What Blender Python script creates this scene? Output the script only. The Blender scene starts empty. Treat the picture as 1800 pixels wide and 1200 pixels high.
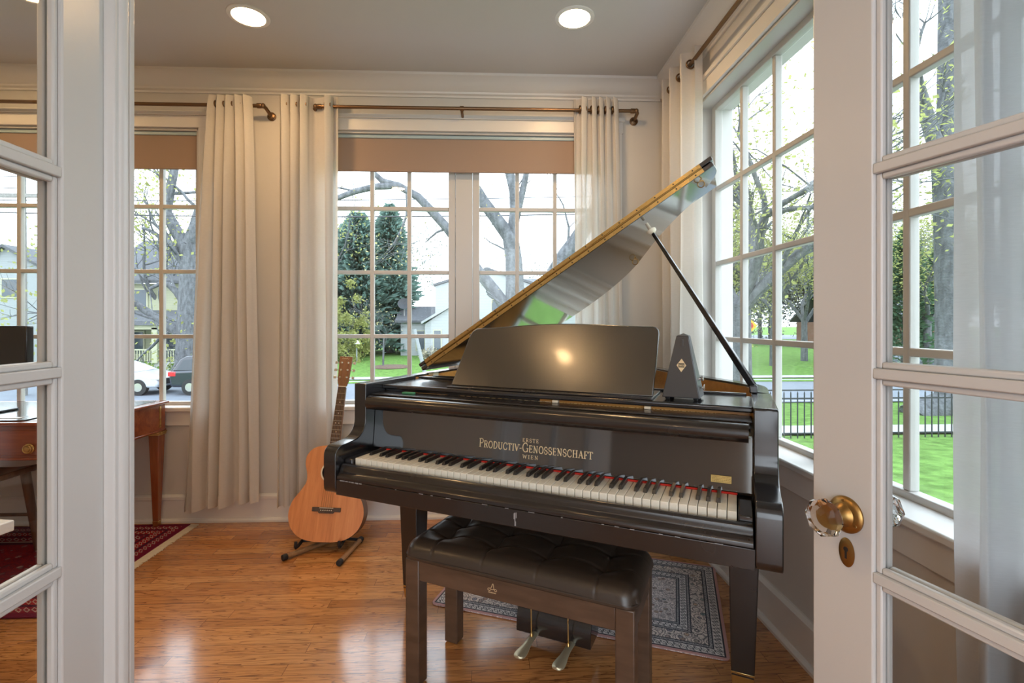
import bpy, bmesh, math, random
from mathutils import Vector, Matrix
R = math.radians
scene = bpy.context.scene
COL = scene.collection
random.seed(7)

# ------------------------------------------------------------------ helpers
def tag(o, label=None, cat=None, group=None, kind=None):
    if label: o['label'] = label
    if cat: o['category'] = cat
    if group: o['group'] = group
    if kind: o['kind'] = kind
    return o

def empty(name, loc=(0, 0, 0), rz=0.0, parent=None):
    o = bpy.data.objects.new(name, None)
    COL.objects.link(o)
    o.location = loc
    o.rotation_euler = (0, 0, rz)
    o.empty_display_size = 0.05
    if parent: o.parent = parent
    return o

def copy_tree(o, parent=None):
    c = o.copy()
    COL.objects.link(c)
    if parent: c.parent = parent
    for ch in list(o.children):
        copy_tree(ch, c)
    return c

class MB:
    def __init__(self):
        self.v = []; self.f = []
    def add(self, vs, fs):
        n = len(self.v)
        self.v += [tuple(p) for p in vs]
        self.f += [tuple(i + n for i in f) for f in fs]
        return self
    def box(self, x0, x1, y0, y1, z0, z1):
        return self.add([(x0,y0,z0),(x1,y0,z0),(x1,y1,z0),(x0,y1,z0),(x0,y0,z1),(x1,y0,z1),(x1,y1,z1),(x0,y1,z1)],
                        [(0,3,2,1),(4,5,6,7),(0,1,5,4),(1,2,6,5),(2,3,7,6),(3,0,4,7)])
    def hexa(self, b, t):
        return self.add(list(b) + list(t), [(0,3,2,1),(4,5,6,7),(0,1,5,4),(1,2,6,5),(2,3,7,6),(3,0,4,7)])
    def prism(self, poly, axis, a, b):
        n = len(poly)
        def m(p, q):
            if axis == 'x': return (q, p[0], p[1])
            if axis == 'y': return (p[0], q, p[1])
            return (p[0], p[1], q)
        vs = [m(p, a) for p in poly] + [m(p, b) for p in poly]
        fs = [tuple(range(n - 1, -1, -1)), tuple(range(n, 2 * n))]
        fs += [(i, (i + 1) % n, n + (i + 1) % n, n + i) for i in range(n)]
        return self.add(vs, fs)
    def tube(self, pts, r, n=10, caps=True):
        pts = [Vector(p) for p in pts]
        rs = r if isinstance(r, (list, tuple)) else [r] * len(pts)
        vs = []; fs = []
        up = None
        for i, p in enumerate(pts):
            d = (pts[min(i + 1, len(pts) - 1)] - pts[max(i - 1, 0)])
            if d.length < 1e-9: d = Vector((0, 0, 1))
            d.normalize()
            if up is None:
                up = Vector((0, 0, 1)) if abs(d.z) < 0.9 else Vector((1, 0, 0))
            s = d.cross(up)
            if s.length < 1e-6: s = d.orthogonal()
            s.normalize()
            up = s.cross(d).normalized()
            for k in range(n):
                a = 2 * math.pi * k / n
                vs.append(p + s * (rs[i] * math.cos(a)) + up * (rs[i] * math.sin(a)))
        for i in range(len(pts) - 1):
            for k in range(n):
                a, b = i * n + k, i * n + (k + 1) % n
                fs.append((a, b, b + n, a + n))
        if caps:
            fs.append(tuple(range(n - 1, -1, -1)))
            fs.append(tuple(range(len(pts) * n - n, len(pts) * n)))
        return self.add(vs, fs)
    def lathe(self, prof, c=(0, 0, 0), axis=(0, 0, 1), n=24, caps=True):
        q = Vector((0, 0, 1)).rotation_difference(Vector(axis).normalized())
        c = Vector(c); vs = []; fs = []
        for (r, h) in prof:
            for k in range(n):
                a = 2 * math.pi * k / n
                vs.append(c + q @ Vector((r * math.cos(a), r * math.sin(a), h)))
        m = len(prof)
        for i in range(m - 1):
            for k in range(n):
                a, b = i * n + k, i * n + (k + 1) % n
                fs.append((a, b, b + n, a + n))
        if caps:
            fs.append(tuple(range(n - 1, -1, -1)))
            fs.append(tuple(range(m * n - n, m * n)))
        return self.add(vs, fs)
    def grid(self, fn, nu, nv, closed=False):
        vs = [fn(i / nu, j / nv) for j in range(nv + 1) for i in range(nu + 1)]
        w = nu + 1
        fs = [(j * w + i, j * w + i + 1, (j + 1) * w + i + 1, (j + 1) * w + i) for j in range(nv) for i in range(nu)]
        return self.add(vs, fs)
    def xf(self, M):
        self.v = [tuple(M @ Vector(p)) for p in self.v]
        return self
    def build(self, name, mat, parent=None, bevel=0.0, smooth=None, seg=2, recalc=True, loc=None):
        me = bpy.data.meshes.new(name)
        me.from_pydata(self.v, [], self.f)
        if recalc:
            bm = bmesh.new(); bm.from_mesh(me)
            bmesh.ops.recalc_face_normals(bm, faces=bm.faces)
            bm.to_mesh(me); bm.free()
        me.materials.append(mat)
        o = bpy.data.objects.new(name, me)
        COL.objects.link(o)
        if parent: o.parent = parent
        if loc: o.location = loc
        if bevel > 0:
            b = o.modifiers.new('bevel', 'BEVEL')
            b.width = bevel; b.segments = seg; b.limit_method = 'ANGLE'; b.angle_limit = R(35)
        if smooth is not None or bevel > 0:
            me.shade_smooth()
            me.set_sharp_from_angle(angle=R(smooth if smooth else 40))
        return o

# ------------------------------------------------------------------ materials
def newmat(name):
    m = bpy.data.materials.new(name); m.use_nodes = True
    nt = m.node_tree
    return m, nt, nt.nodes['Principled BSDF']

def nd(nt, typ, ins=None, **props):
    n = nt.nodes.new(typ)
    for k, v in props.items(): setattr(n, k, v)
    if ins:
        for k, v in ins.items():
            s = n.inputs[k]
            if isinstance(v, bpy.types.NodeSocket): nt.links.new(v, s)
            else: s.default_value = v
    return n

def mth(nt, op, a, b=0.0, c=None):
    n = nt.nodes.new('ShaderNodeMath'); n.operation = op
    for i, v in enumerate((a, b) if c is None else (a, b, c)):
        if isinstance(v, bpy.types.NodeSocket): nt.links.new(v, n.inputs[i])
        else: n.inputs[i].default_value = v
    return n.outputs[0]

def ramp(nt, fac, stops):
    n = nt.nodes.new('ShaderNodeValToRGB')
    el = n.color_ramp.elements
    while len(el) < len(stops): el.new(0.5)
    for e, (p, c) in zip(el, stops):
        e.position = p; e.color = (*c, 1)
    nt.links.new(fac, n.inputs[0])
    return n.outputs[0]

def mixc(nt, fac, a, b, mode='MIX'):
    n = nt.nodes.new('ShaderNodeMix'); n.data_type = 'RGBA'; n.blend_type = mode
    for i, v in ((0, fac), (6, a), (7, b)):
        if isinstance(v, bpy.types.NodeSocket): nt.links.new(v, n.inputs[i])
        else: n.inputs[i].default_value = v if i == 0 else (*v, 1)
    return n.outputs[2]

def bump(nt, bs, h, strength=0.2, dist=0.01):
    b = nd(nt, 'ShaderNodeBump', {'Strength': strength, 'Distance': dist, 'Height': h})
    nt.links.new(b.outputs[0], bs.inputs['Normal'])

def pm(name, col, rough=0.5, metal=0.0, spec=0.5, coat=0.0, var=0.0, vscale=(4, 4, 4), bmp=0.0, bscale=200.0, bdist=0.002, rvar=0.0):
    m, nt, bs = newmat(name)
    bs.inputs['Base Color'].default_value = (*col, 1)
    bs.inputs['Roughness'].default_value = rough
    bs.inputs['Metallic'].default_value = metal
    bs.inputs['Specular IOR Level'].default_value = spec
    bs.inputs['Coat Weight'].default_value = coat
    bs.inputs['Coat Roughness'].default_value = 0.08
    if var or bmp or rvar:
        tc = nd(nt, 'ShaderNodeTexCoord')
        mp = nd(nt, 'ShaderNodeMapping', {'Vector': tc.outputs['Object'], 'Scale': vscale})
        if var or rvar:
            nz = nd(nt, 'ShaderNodeTexNoise', {'Vector': mp.outputs[0], 'Scale': 3.0, 'Detail': 5.0})
            if var:
                lo = tuple(max(0, c * (1 - var)) for c in col); hi = tuple(min(1, c * (1 + var)) for c in col)
                nt.links.new(ramp(nt, nz.outputs[0], [(0.3, lo), (0.7, hi)]), bs.inputs['Base Color'])
            if rvar:
                nt.links.new(mth(nt, 'MULTIPLY_ADD', nz.outputs[0], rvar * 2, rough - rvar), bs.inputs['Roughness'])
        if bmp:
            n2 = nd(nt, 'ShaderNodeTexNoise', {'Vector': tc.outputs['Object'], 'Scale': bscale, 'Detail': 3.0})
            bump(nt, bs, n2.outputs[0], bmp, bdist)
    return m

def wood(name, c1, c2, c3, axis='x', scale=1.0, rough=0.3, coat=0.3, ring=9.0):
    m, nt, bs = newmat(name)
    tc = nd(nt, 'ShaderNodeTexCoord')
    sc = {'x': (1.2, 14, 14), 'y': (14, 1.2, 14), 'z': (14, 14, 1.2)}[axis]
    mp = nd(nt, 'ShaderNodeMapping', {'Vector': tc.outputs['Object'], 'Scale': tuple(s * scale for s in sc)})
    n1 = nd(nt, 'ShaderNodeTexNoise', {'Vector': mp.outputs[0], 'Scale': 1.5, 'Detail': 6.0, 'Distortion': 0.8})
    n2 = nd(nt, 'ShaderNodeTexNoise', {'Vector': mp.outputs[0], 'Scale': ring, 'Detail': 4.0})
    f = mth(nt, 'ADD', mth(nt, 'MULTIPLY', n1.outputs[0], 0.7), mth(nt, 'MULTIPLY', n2.outputs[0], 0.3))
    nt.links.new(ramp(nt, f, [(0.32, c1), (0.5, c2), (0.68, c3)]), bs.inputs['Base Color'])
    bs.inputs['Roughness'].default_value = rough
    bs.inputs['Coat Weight'].default_value = coat
    bs.inputs['Coat Roughness'].default_value = 0.15
    bump(nt, bs, n2.outputs[0], 0.08, 0.002)
    return m

M = {}
M['wall'] = pm('wall_paint', (0.665, 0.645, 0.61), 0.6, var=0.03, vscale=(.6, .6, .6), bmp=0.05, bscale=300)
M['ceiling'] = pm('ceiling_paint', (0.63, 0.62, 0.605), 0.8)
M['trim'] = pm('trim_paint', (0.79, 0.77, 0.74), 0.35, bmp=0.03, bscale=120)
M['sash'] = pm('sash_paint', (0.60, 0.585, 0.56), 0.4)
M['door'] = pm('door_paint', (0.64, 0.635, 0.63), 0.28, bmp=0.10, bscale=90, bdist=0.003)
M['black'] = pm('piano_lacquer', (0.014, 0.013, 0.014), 0.18, spec=0.7, coat=0.4, bmp=0.03, bscale=400, rvar=0.06)
M['fallboard'] = pm('glossy_fallboard_lacquer', (0.014, 0.015, 0.018), 0.07, spec=0.9, coat=0.5, bmp=0.0, rvar=0.02)
M['fallboard'].node_tree.nodes['Principled BSDF'].inputs['Coat Weight'].default_value = 1.0
M['fallboard'].node_tree.nodes['Principled BSDF'].inputs['Coat IOR'].default_value = 1.9
M['fallboard'].node_tree.nodes['Principled BSDF'].inputs['Coat Roughness'].default_value = 0.05
M['black_flat'] = pm('worn_black_lacquer', (0.018, 0.014, 0.013), 0.26, spec=0.6, coat=0.25, bmp=0.03, bscale=500, rvar=0.04)
M['desk_black'] = pm('crackled_black_lacquer', (0.042, 0.036, 0.028), 0.25, spec=1.0, coat=0.25, bmp=0.17, bscale=190, bdist=0.001)
M['lid_black'] = pm('lid_lacquer', (0.022, 0.017, 0.013), 0.10, spec=1.0, coat=0.8)
M['scuff'] = pm('bare_scuff', (0.33, 0.33, 0.34), 0.5)
M['key_white'] = pm('ivory', (0.80, 0.76, 0.65), 0.25, var=0.06, vscale=(9, 9, 9))
M['key_black'] = pm('ebony', (0.018, 0.016, 0.015), 0.28)
M['red_felt'] = pm('red_felt', (0.65, 0.03, 0.02), 0.9)
M['green_felt'] = pm('green_felt', (0.05, 0.22, 0.10), 0.9)
M['brass'] = pm('brass', (0.62, 0.43, 0.17), 0.28, metal=1.0, bmp=0.1, bscale=150, rvar=0.1)
M['brass_dark'] = pm('aged_brass', (0.36, 0.21, 0.07), 0.33, metal=1.0, bmp=0.1, bscale=90, rvar=0.12)
M['pale_brass'] = pm('pale_brass', (0.66, 0.60, 0.42), 0.42, metal=0.75)
M['gold_paint'] = pm('gilt_lettering', (0.72, 0.58, 0.36), 0.45, metal=0.35)
M['plate_gold'] = pm('brass_plate', (0.62, 0.45, 0.16), 0.4, metal=0.6, var=0.15, vscale=(20, 20, 20))
M['iron_gold'] = pm('gilded_iron', (0.55, 0.36, 0.12), 0.45, metal=0.6)
M['bronze'] = pm('bronze_rod', (0.20, 0.12, 0.065), 0.35, metal=0.9)
M['steel'] = pm('nickel', (0.62, 0.60, 0.56), 0.25, metal=1.0)
M['dark'] = pm('dark_line', (0.02, 0.015, 0.012), 0.6)
M['rubber'] = pm('black_rubber', (0.015, 0.015, 0.016), 0.6)
M['leather'] = pm('brown_black_leather', (0.046, 0.032, 0.023), 0.33, spec=0.6, bmp=0.06, bscale=500, rvar=0.06)
M['bench_wood'] = pm('dark_walnut_stain', (0.095, 0.057, 0.037), 0.38, var=0.25, vscale=(3, 3, 12), coat=0.15)
M['metronome'] = pm('dark_grey_casing', (0.055, 0.054, 0.056), 0.33, bmp=0.04, bscale=60)
M['shade'] = pm('taupe_blind_cloth', (0.36, 0.26, 0.20), 0.85, bmp=0.15, bscale=700)
M['shade_rail'] = pm('pale_blue_grey_rail', (0.42, 0.55, 0.60), 0.4)
M['guitar_top'] = wood('mahogany_top', (0.56, 0.195, 0.06), (0.68, 0.26, 0.085), (0.76, 0.32, 0.115), 'z', 1.2, 0.45, 0.1)
M['guitar_side'] = wood('dark_mahogany', (0.10, 0.045, 0.022), (0.15, 0.065, 0.03), (0.2, 0.09, 0.045), 'z', 1.0, 0.4, 0.1)
M['guitar_neck'] = wood('brown_neck_wood', (0.20, 0.085, 0.035), (0.27, 0.12, 0.05), (0.33, 0.15, 0.065), 'z', 1.0, 0.4, 0.1)
M['fretboard'] = pm('rosewood', (0.085, 0.05, 0.032), 0.5, var=0.25, vscale=(20, 20, 3))
M['cream'] = pm('cream_plastic', (0.78, 0.70, 0.55), 0.4)
M['stand_wood'] = wood('stand_wood', (0.20, 0.11, 0.05), (0.30, 0.17, 0.08), (0.40, 0.24, 0.12), 'y', 1.0, 0.4, 0.2)
M['honey'] = wood('honey_wood', (0.42, 0.17, 0.035), (0.56, 0.25, 0.055), (0.64, 0.31, 0.08), 'x', 0.8, 0.3, 0.3)
M['spruce'] = wood('spruce', (0.50, 0.34, 0.17), (0.60, 0.42, 0.22), (0.66, 0.48, 0.27), 'y', 0.8, 0.4, 0.2)
M['desk_wood'] = wood('cherry_mahogany', (0.17, 0.035, 0.012), (0.26, 0.06, 0.02), (0.33, 0.09, 0.03), 'x', 0.8, 0.22, 0.5)
M['desk_leg'] = wood('cherry_mahogany_leg', (0.17, 0.04, 0.015), (0.25, 0.065, 0.022), (0.31, 0.09, 0.03), 'z', 0.8, 0.22, 0.5)
M['stool_wood'] = wood('stool_wood', (0.09, 0.04, 0.02), (0.15, 0.07, 0.035), (0.21, 0.10, 0.05), 'z', 0.8, 0.35, 0.2)
M['desk_leather'] = pm('green_black_leather', (0.03, 0.042, 0.04), 0.12, coat=0.6)
M['screen'] = pm('black_glossy_panel', (0.012, 0.013, 0.018), 0.2, coat=0.3)
M['white_paint'] = pm('white_lacquer', (0.82, 0.82, 0.80), 0.35)

def glass(name, ior=0.03, tint=(1, 1, 1), wob=0.0):
    m = bpy.data.materials.new(name); m.use_nodes = True
    nt = m.node_tree; nt.nodes.clear()
    out = nd(nt, 'ShaderNodeOutputMaterial')
    tr = nd(nt, 'ShaderNodeBsdfTransparent', {'Color': (*tint, 1)})
    gl = nd(nt, 'ShaderNodeBsdfGlossy', {'Roughness': 0.02})
    lw = nd(nt, 'ShaderNodeLayerWeight', {'Blend': 0.5})
    fr = mth(nt, 'MULTIPLY_ADD', mth(nt, 'POWER', lw.outputs['Facing'], 5.0), 0.9, ior)
    if wob:
        tc = nd(nt, 'ShaderNodeTexCoord')
        nz = nd(nt, 'ShaderNodeTexNoise', {'Vector': tc.outputs['Object'], 'Scale': 5.0, 'Detail': 1.0})
        b = nd(nt, 'ShaderNodeBump', {'Strength': wob, 'Distance': 0.01, 'Height': nz.outputs[0]})
        nt.links.new(b.outputs[0], gl.inputs['Normal'])
    mx = nd(nt, 'ShaderNodeMixShader', {0: fr, 1: tr.outputs[0], 2: gl.outputs[0]})
    nt.links.new(mx.outputs[0], out.inputs[0])
    return m
M['glass'] = glass('window_glass', 0.02, (0.97, 0.985, 0.985))
M['door_glass'] = glass('old_wavy_glass', 0.025, (0.97, 0.98, 0.98), 0.05)

def crystal():
    m, nt, bs = newmat('crystal')
    bs.inputs['Base Color'].default_value = (0.97, 0.98, 0.98, 1)
    bs.inputs['Roughness'].default_value = 0.0
    bs.inputs['Transmission Weight'].default_value = 1.0
    bs.inputs['IOR'].default_value = 1.5
    return m
M['crystal'] = crystal()

def sheer(name, col, tl=0.45, tp=0.10):
    m = bpy.data.materials.new(name); m.use_nodes = True
    nt = m.node_tree; nt.nodes.clear()
    out = nd(nt, 'ShaderNodeOutputMaterial')
    tc = nd(nt, 'ShaderNodeTexCoord')
    mp = nd(nt, 'ShaderNodeMapping', {'Vector': tc.outputs['Object'], 'Scale': (60, 60, 900)})
    nz = nd(nt, 'ShaderNodeTexNoise', {'Vector': mp.outputs[0], 'Scale': 1.0, 'Detail': 2.0})
    c = ramp(nt, nz.outputs[0], [(0.3, tuple(k * 0.93 for k in col)), (0.7, col)])
    df = nd(nt, 'ShaderNodeBsdfDiffuse', {'Color': c})
    ts = nd(nt, 'ShaderNodeBsdfTranslucent', {'Color': c})
    tr = nd(nt, 'ShaderNodeBsdfTransparent')
    m1 = nd(nt, 'ShaderNodeMixShader', {0: tl, 1: df.outputs[0], 2: ts.outputs[0]})
    m2 = nd(nt, 'ShaderNodeMixShader', {0: tp, 1: m1.outputs[0], 2: tr.outputs[0]})
    nt.links.new(m2.outputs[0], out.inputs[0])
    return m
M['curtain'] = sheer('white_linen', (0.86, 0.83, 0.79), 0.42, 0.06)
M['sheer'] = sheer('sheer_white_linen', (0.66, 0.67, 0.69), 0.28, 0.03)

def floor_mat():
    m, nt, bs = newmat('oak_strip_floor')
    tc = nd(nt, 'ShaderNodeTexCoord')
    s = nd(nt, 'ShaderNodeSeparateXYZ', {0: tc.outputs['Object']})
    x, y = s.outputs[0], s.outputs[1]
    W = 0.058
    yr = mth(nt, 'DIVIDE', y, W); row = mth(nt, 'FLOOR', yr); fy = mth(nt, 'FRACT', yr)
    wn = nd(nt, 'ShaderNodeTexWhiteNoise', {'W': row}, noise_dimensions='1D')
    xr = mth(nt, 'DIVIDE', mth(nt, 'MULTIPLY_ADD', wn.outputs[0], 3.7, x), 0.85)
    pl = mth(nt, 'FLOOR', xr); fx = mth(nt, 'FRACT', xr)
    cv = nd(nt, 'ShaderNodeCombineXYZ', {0: row, 1: pl, 2: 0.0})
    w2 = nd(nt, 'ShaderNodeTexWhiteNoise', {'Vector': cv.outputs[0]}, noise_dimensions='3D')
    rnd = w2.outputs[0]
    gv = nd(nt, 'ShaderNodeCombineXYZ', {0: mth(nt, 'MULTIPLY', x, 1.6), 1: mth(nt, 'MULTIPLY', y, 22.0), 2: mth(nt, 'MULTIPLY', rnd, 40.0)})
    n1 = nd(nt, 'ShaderNodeTexNoise', {'Vector': gv.outputs[0], 'Scale': 1.3, 'Detail': 3.0, 'Distortion': 0.6})
    # cathedral figure: contour bands of a stretched noise
    band = mth(nt, 'FRACT', mth(nt, 'MULTIPLY', n1.outputs[0], 11.0))
    line = mth(nt, 'SMOOTH_MIN', mth(nt, 'MULTIPLY', band, 3.2), 1.0, 0.3)
    fv = nd(nt, 'ShaderNodeCombineXYZ', {0: mth(nt, 'MULTIPLY', x, 9.0), 1: mth(nt, 'MULTIPLY', y, 260.0), 2: rnd})
    n2 = nd(nt, 'ShaderNodeTexNoise', {'Vector': fv.outputs[0], 'Scale': 1.0, 'Detail': 3.0})
    base = ramp(nt, rnd, [(0.0, (0.40, 0.165, 0.052)), (0.25, (0.55, 0.24, 0.078)), (0.5, (0.62, 0.285, 0.095)), (0.75, (0.53, 0.225, 0.074)), (1.0, (0.68, 0.34, 0.125))])
    g1 = mixc(nt, mth(nt, 'MULTIPLY', mth(nt, 'SUBTRACT', 1.0, line), 0.9), base, (0.16, 0.055, 0.018))
    f2 = mth(nt, 'MULTIPLY', mth(nt, 'GREATER_THAN', n2.outputs[0], 0.60), 0.35)
    g2 = mixc(nt, f2, g1, (0.15, 0.055, 0.02))
    gy = mth(nt, 'MINIMUM', fy, mth(nt, 'SUBTRACT', 1.0, fy))
    gx = mth(nt, 'MULTIPLY', mth(nt, 'MINIMUM', fx, mth(nt, 'SUBTRACT', 1.0, fx)), 14.6)
    gap = mth(nt, 'LESS_THAN', mth(nt, 'MINIMUM', gy, gx), 0.016)
    g3 = mixc(nt, mth(nt, 'MULTIPLY', gap, 0.8), g2, (0.07, 0.025, 0.01))
    nt.links.new(g3, bs.inputs['Base Color'])
    bs.inputs['Roughness'].default_value = 0.24
    nt.links.new(mth(nt, 'MULTIPLY_ADD', n2.outputs[0], 0.14, 0.10), bs.inputs['Roughness'])
    bs.inputs['Specular IOR Level'].default_value = 0.6
    bs.inputs['Coat Weight'].default_value = 0.4
    bs.inputs['Coat Roughness'].default_value = 0.12
    h = mth(nt, 'SUBTRACT', mth(nt, 'MULTIPLY', n2.outputs[0], 0.5), mth(nt, 'MULTIPLY', gap, 1.0))
    bump(nt, bs, h, 0.22, 0.0015)
    return m
M['floor'] = floor_mat()

def rug_mat(name, hx, hy, field, cols, line, bord, motif_scale, red=False):
    # border bands measured from the rug's edge, a field of small flowers inside
    m, nt, bs = newmat(name)
    tc = nd(nt, 'ShaderNodeTexCoord')
    s = nd(nt, 'ShaderNodeSeparateXYZ', {0: tc.outputs['Object']})
    ax = mth(nt, 'ABSOLUTE', s.outputs[0]); ay = mth(nt, 'ABSOLUTE', s.outputs[1])
    dx = mth(nt, 'SUBTRACT', hx, ax); dy = mth(nt, 'SUBTRACT', hy, ay)
    d = mth(nt, 'MINIMUM', dx, dy)
    along = mth(nt, 'ADD', s.outputs[0], s.outputs[1])
    vv = nd(nt, 'ShaderNodeTexVoronoi', {'Vector': tc.outputs['Object'], 'Scale': motif_scale}, feature='F1')
    ve = nd(nt, 'ShaderNodeTexVoronoi', {'Vector': tc.outputs['Object'], 'Scale': motif_scale * 2.2}, feature='DISTANCE_TO_EDGE')
    nz = nd(nt, 'ShaderNodeTexNoise', {'Vector': tc.outputs['Object'], 'Scale': motif_scale * 1.6, 'Detail': 3.0, 'Distortion': 2.0})
    rings = mth(nt, 'LESS_THAN', mth(nt, 'FRACT', mth(nt, 'MULTIPLY', vv.outputs[0], 4.2)), 0.30)
    scroll = mth(nt, 'LESS_THAN', mth(nt, 'ABSOLUTE', mth(nt, 'SUBTRACT', nz.outputs[0], 0.5)), 0.035)
    edge = mth(nt, 'LESS_THAN', ve.outputs[0], 0.06)
    hue = nd(nt, 'ShaderNodeSeparateColor', {0: vv.outputs['Color']}).outputs[0]
    tint = ramp(nt, hue, cols)
    core = mth(nt, 'LESS_THAN', vv.outputs[0], 0.26)
    c = mixc(nt, mth(nt, 'MULTIPLY', core, 0.8), field, tint)
    c = mixc(nt, mth(nt, 'MULTIPLY', rings, 0.45), c, line)
    c = mixc(nt, mth(nt, 'MULTIPLY', mth(nt, 'MAXIMUM', scroll, edge), 0.5), c, line)
    for (a, b, colr, kind) in bord:
        inb = mth(nt, 'MULTIPLY', mth(nt, 'GREATER_THAN', d, a), mth(nt, 'LESS_THAN', d, b))
        if kind == 'plain':
            bc = colr
        elif kind == 'field':
            bc = mixc(nt, mth(nt, 'MULTIPLY', core, 0.8), colr, tint)
            bc = mixc(nt, mth(nt, 'MULTIPLY', rings, 0.75), bc, line)
            bc = mixc(nt, mth(nt, 'MULTIPLY', scroll, 0.6), bc, line)
        else:
            w = mth(nt, 'FRACT', mth(nt, 'MULTIPLY', along, kind))
            w2 = mth(nt, 'ABSOLUTE', mth(nt, 'SUBTRACT', w, 0.5))
            mid = mth(nt, 'DIVIDE', mth(nt, 'ABSOLUTE', mth(nt, 'SUBTRACT', d, (a + b) / 2)), (b - a))
            mo = mth(nt, 'LESS_THAN', mth(nt, 'ABSOLUTE', mth(nt, 'SUBTRACT', mth(nt, 'ADD', w2, mid), 0.36)), 0.10)
            bc = mixc(nt, mth(nt, 'MULTIPLY', mo, 0.9), colr, line if not red else (0.45, 0.36, 0.30))
            bc = mixc(nt, mth(nt, 'MULTIPLY', scroll, 0.5), bc, line)
        c = mixc(nt, inb, c, bc)
    nt.links.new(c, bs.inputs['Base Color'])
    bs.inputs['Roughness'].default_value = 0.95
    bs.inputs['Specular IOR Level'].default_value = 0.1
    fz = nd(nt, 'ShaderNodeTexNoise', {'Vector': tc.outputs['Object'], 'Scale': 600.0})
    bump(nt, bs, fz.outputs[0], 0.5, 0.003)
    return m
ink = (0.075, 0.075, 0.09)
M['rug_cream'] = rug_mat('cream_persian_rug', 0.590, 0.36, (0.90, 0.80, 0.77),
    [(0.0, (0.50, 0.20, 0.10)), (0.35, (0.12, 0.26, 0.28)), (0.6, (0.60, 0.38, 0.25)), (1.0, (0.20, 0.22, 0.30))], ink,
    [(0.0, 0.012, (0.62, 0.36, 0.34), 'plain'), (0.012, 0.018, ink, 'plain'), (0.018, 0.05, (0.80, 0.76, 0.74), 42.0), (0.05, 0.055, ink, 'plain'),
     (0.055, 0.064, (0.55, 0.53, 0.53), 60.0), (0.064, 0.069, ink, 'plain'), (0.069, 0.125, (0.84, 0.74, 0.68), 'field'), (0.125, 0.130, ink, 'plain'),
     (0.130, 0.137, (0.55, 0.52, 0.52), 60.0), (0.137, 0.141, ink, 'plain'), (0.141, 0.168, (0.80, 0.76, 0.75), 44.0), (0.168, 0.173, ink, 'plain'), (0.173, 0.180, (0.5, 0.5, 0.5), 70.0), (0.180, 0.184, ink, 'plain')], 26.0)
M['rug_red'] = rug_mat('red_tribal_rug', 0.95, 0.47, (0.25, 0.012, 0.02),
    [(0.0, (0.10, 0.01, 0.03)), (0.5, (0.42, 0.30, 0.26)), (1.0, (0.06, 0.015, 0.05))], (0.06, 0.01, 0.03),
    [(0.0, 0.03, (0.14, 0.008, 0.03), 'plain'), (0.03, 0.075, (0.24, 0.012, 0.03), 30.0), (0.075, 0.09, (0.05, 0.01, 0.03), 'plain'), (0.09, 0.14, (0.32, 0.012, 0.02), 34.0),
     (0.14, 0.155, (0.07, 0.01, 0.03), 'plain'), (0.155, 0.21, (0.24, 0.012, 0.03), 26.0), (0.21, 0.225, (0.38, 0.26, 0.22), 'plain'), (0.225, 0.25, (0.06, 0.01, 0.03), 'plain')], 20.0, True)
M['fringe'] = pm('ivory_fringe', (0.66, 0.56, 0.42), 0.95)

# outdoors
M['grass'] = pm('lawn_grass', (0.115, 0.21, 0.05), 0.95, spec=0.1, var=0.35, vscale=(1.5, 1.5, 1.5), bmp=0.6, bscale=30, bdist=0.05)
M['asphalt'] = pm('asphalt', (0.15, 0.17, 0.20), 0.9, var=0.08, vscale=(1, 1, 1))
M['concrete'] = pm('pale_concrete', (0.34, 0.34, 0.34), 0.9, var=0.06)
M['bark'] = pm('grey_bark', (0.115, 0.12, 0.13), 0.95, var=0.4, vscale=(3, 3, 1.0), bmp=0.8, bscale=12, bdist=0.05)
def leaf(name, col):
    m = bpy.data.materials.new(name); m.use_nodes = True
    nt = m.node_tree; nt.nodes.clear()
    out = nd(nt, 'ShaderNodeOutputMaterial')
    tc = nd(nt, 'ShaderNodeTexCoord')
    nz = nd(nt, 'ShaderNodeTexNoise', {'Vector': tc.outputs['Object'], 'Scale': 1.5, 'Detail': 3.0})
    c = ramp(nt, nz.outputs[0], [(0.3, tuple(k * .6 for k in col)), (0.7, tuple(min(1, k * 1.3) for k in col))])
    df = nd(nt, 'ShaderNodeBsdfDiffuse', {'Color': c}); ts = nd(nt, 'ShaderNodeBsdfTranslucent', {'Color': c})
    mx = nd(nt, 'ShaderNodeMixShader', {0: .5, 1: df.outputs[0], 2: ts.outputs[0]})
    nt.links.new(mx.outputs[0], out.inputs[0])
    return m
M['leaf_yellow'] = leaf('spring_leaf', (0.36, 0.38, 0.14))
M['leaf_green'] = leaf('green_leaf', (0.16, 0.26, 0.06))
M['haze'] = leaf('hazed_twigs', (0.24, 0.26, 0.24))  # aerial haze put into the twig colour
M['needle'] = leaf('blue_green_needles', (0.19, 0.29, 0.25))
M['needle_dark'] = pm('dark_green_needles', (0.09, 0.18, 0.10), 0.85, var=0.4, vscale=(1, 1, 1))

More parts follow.
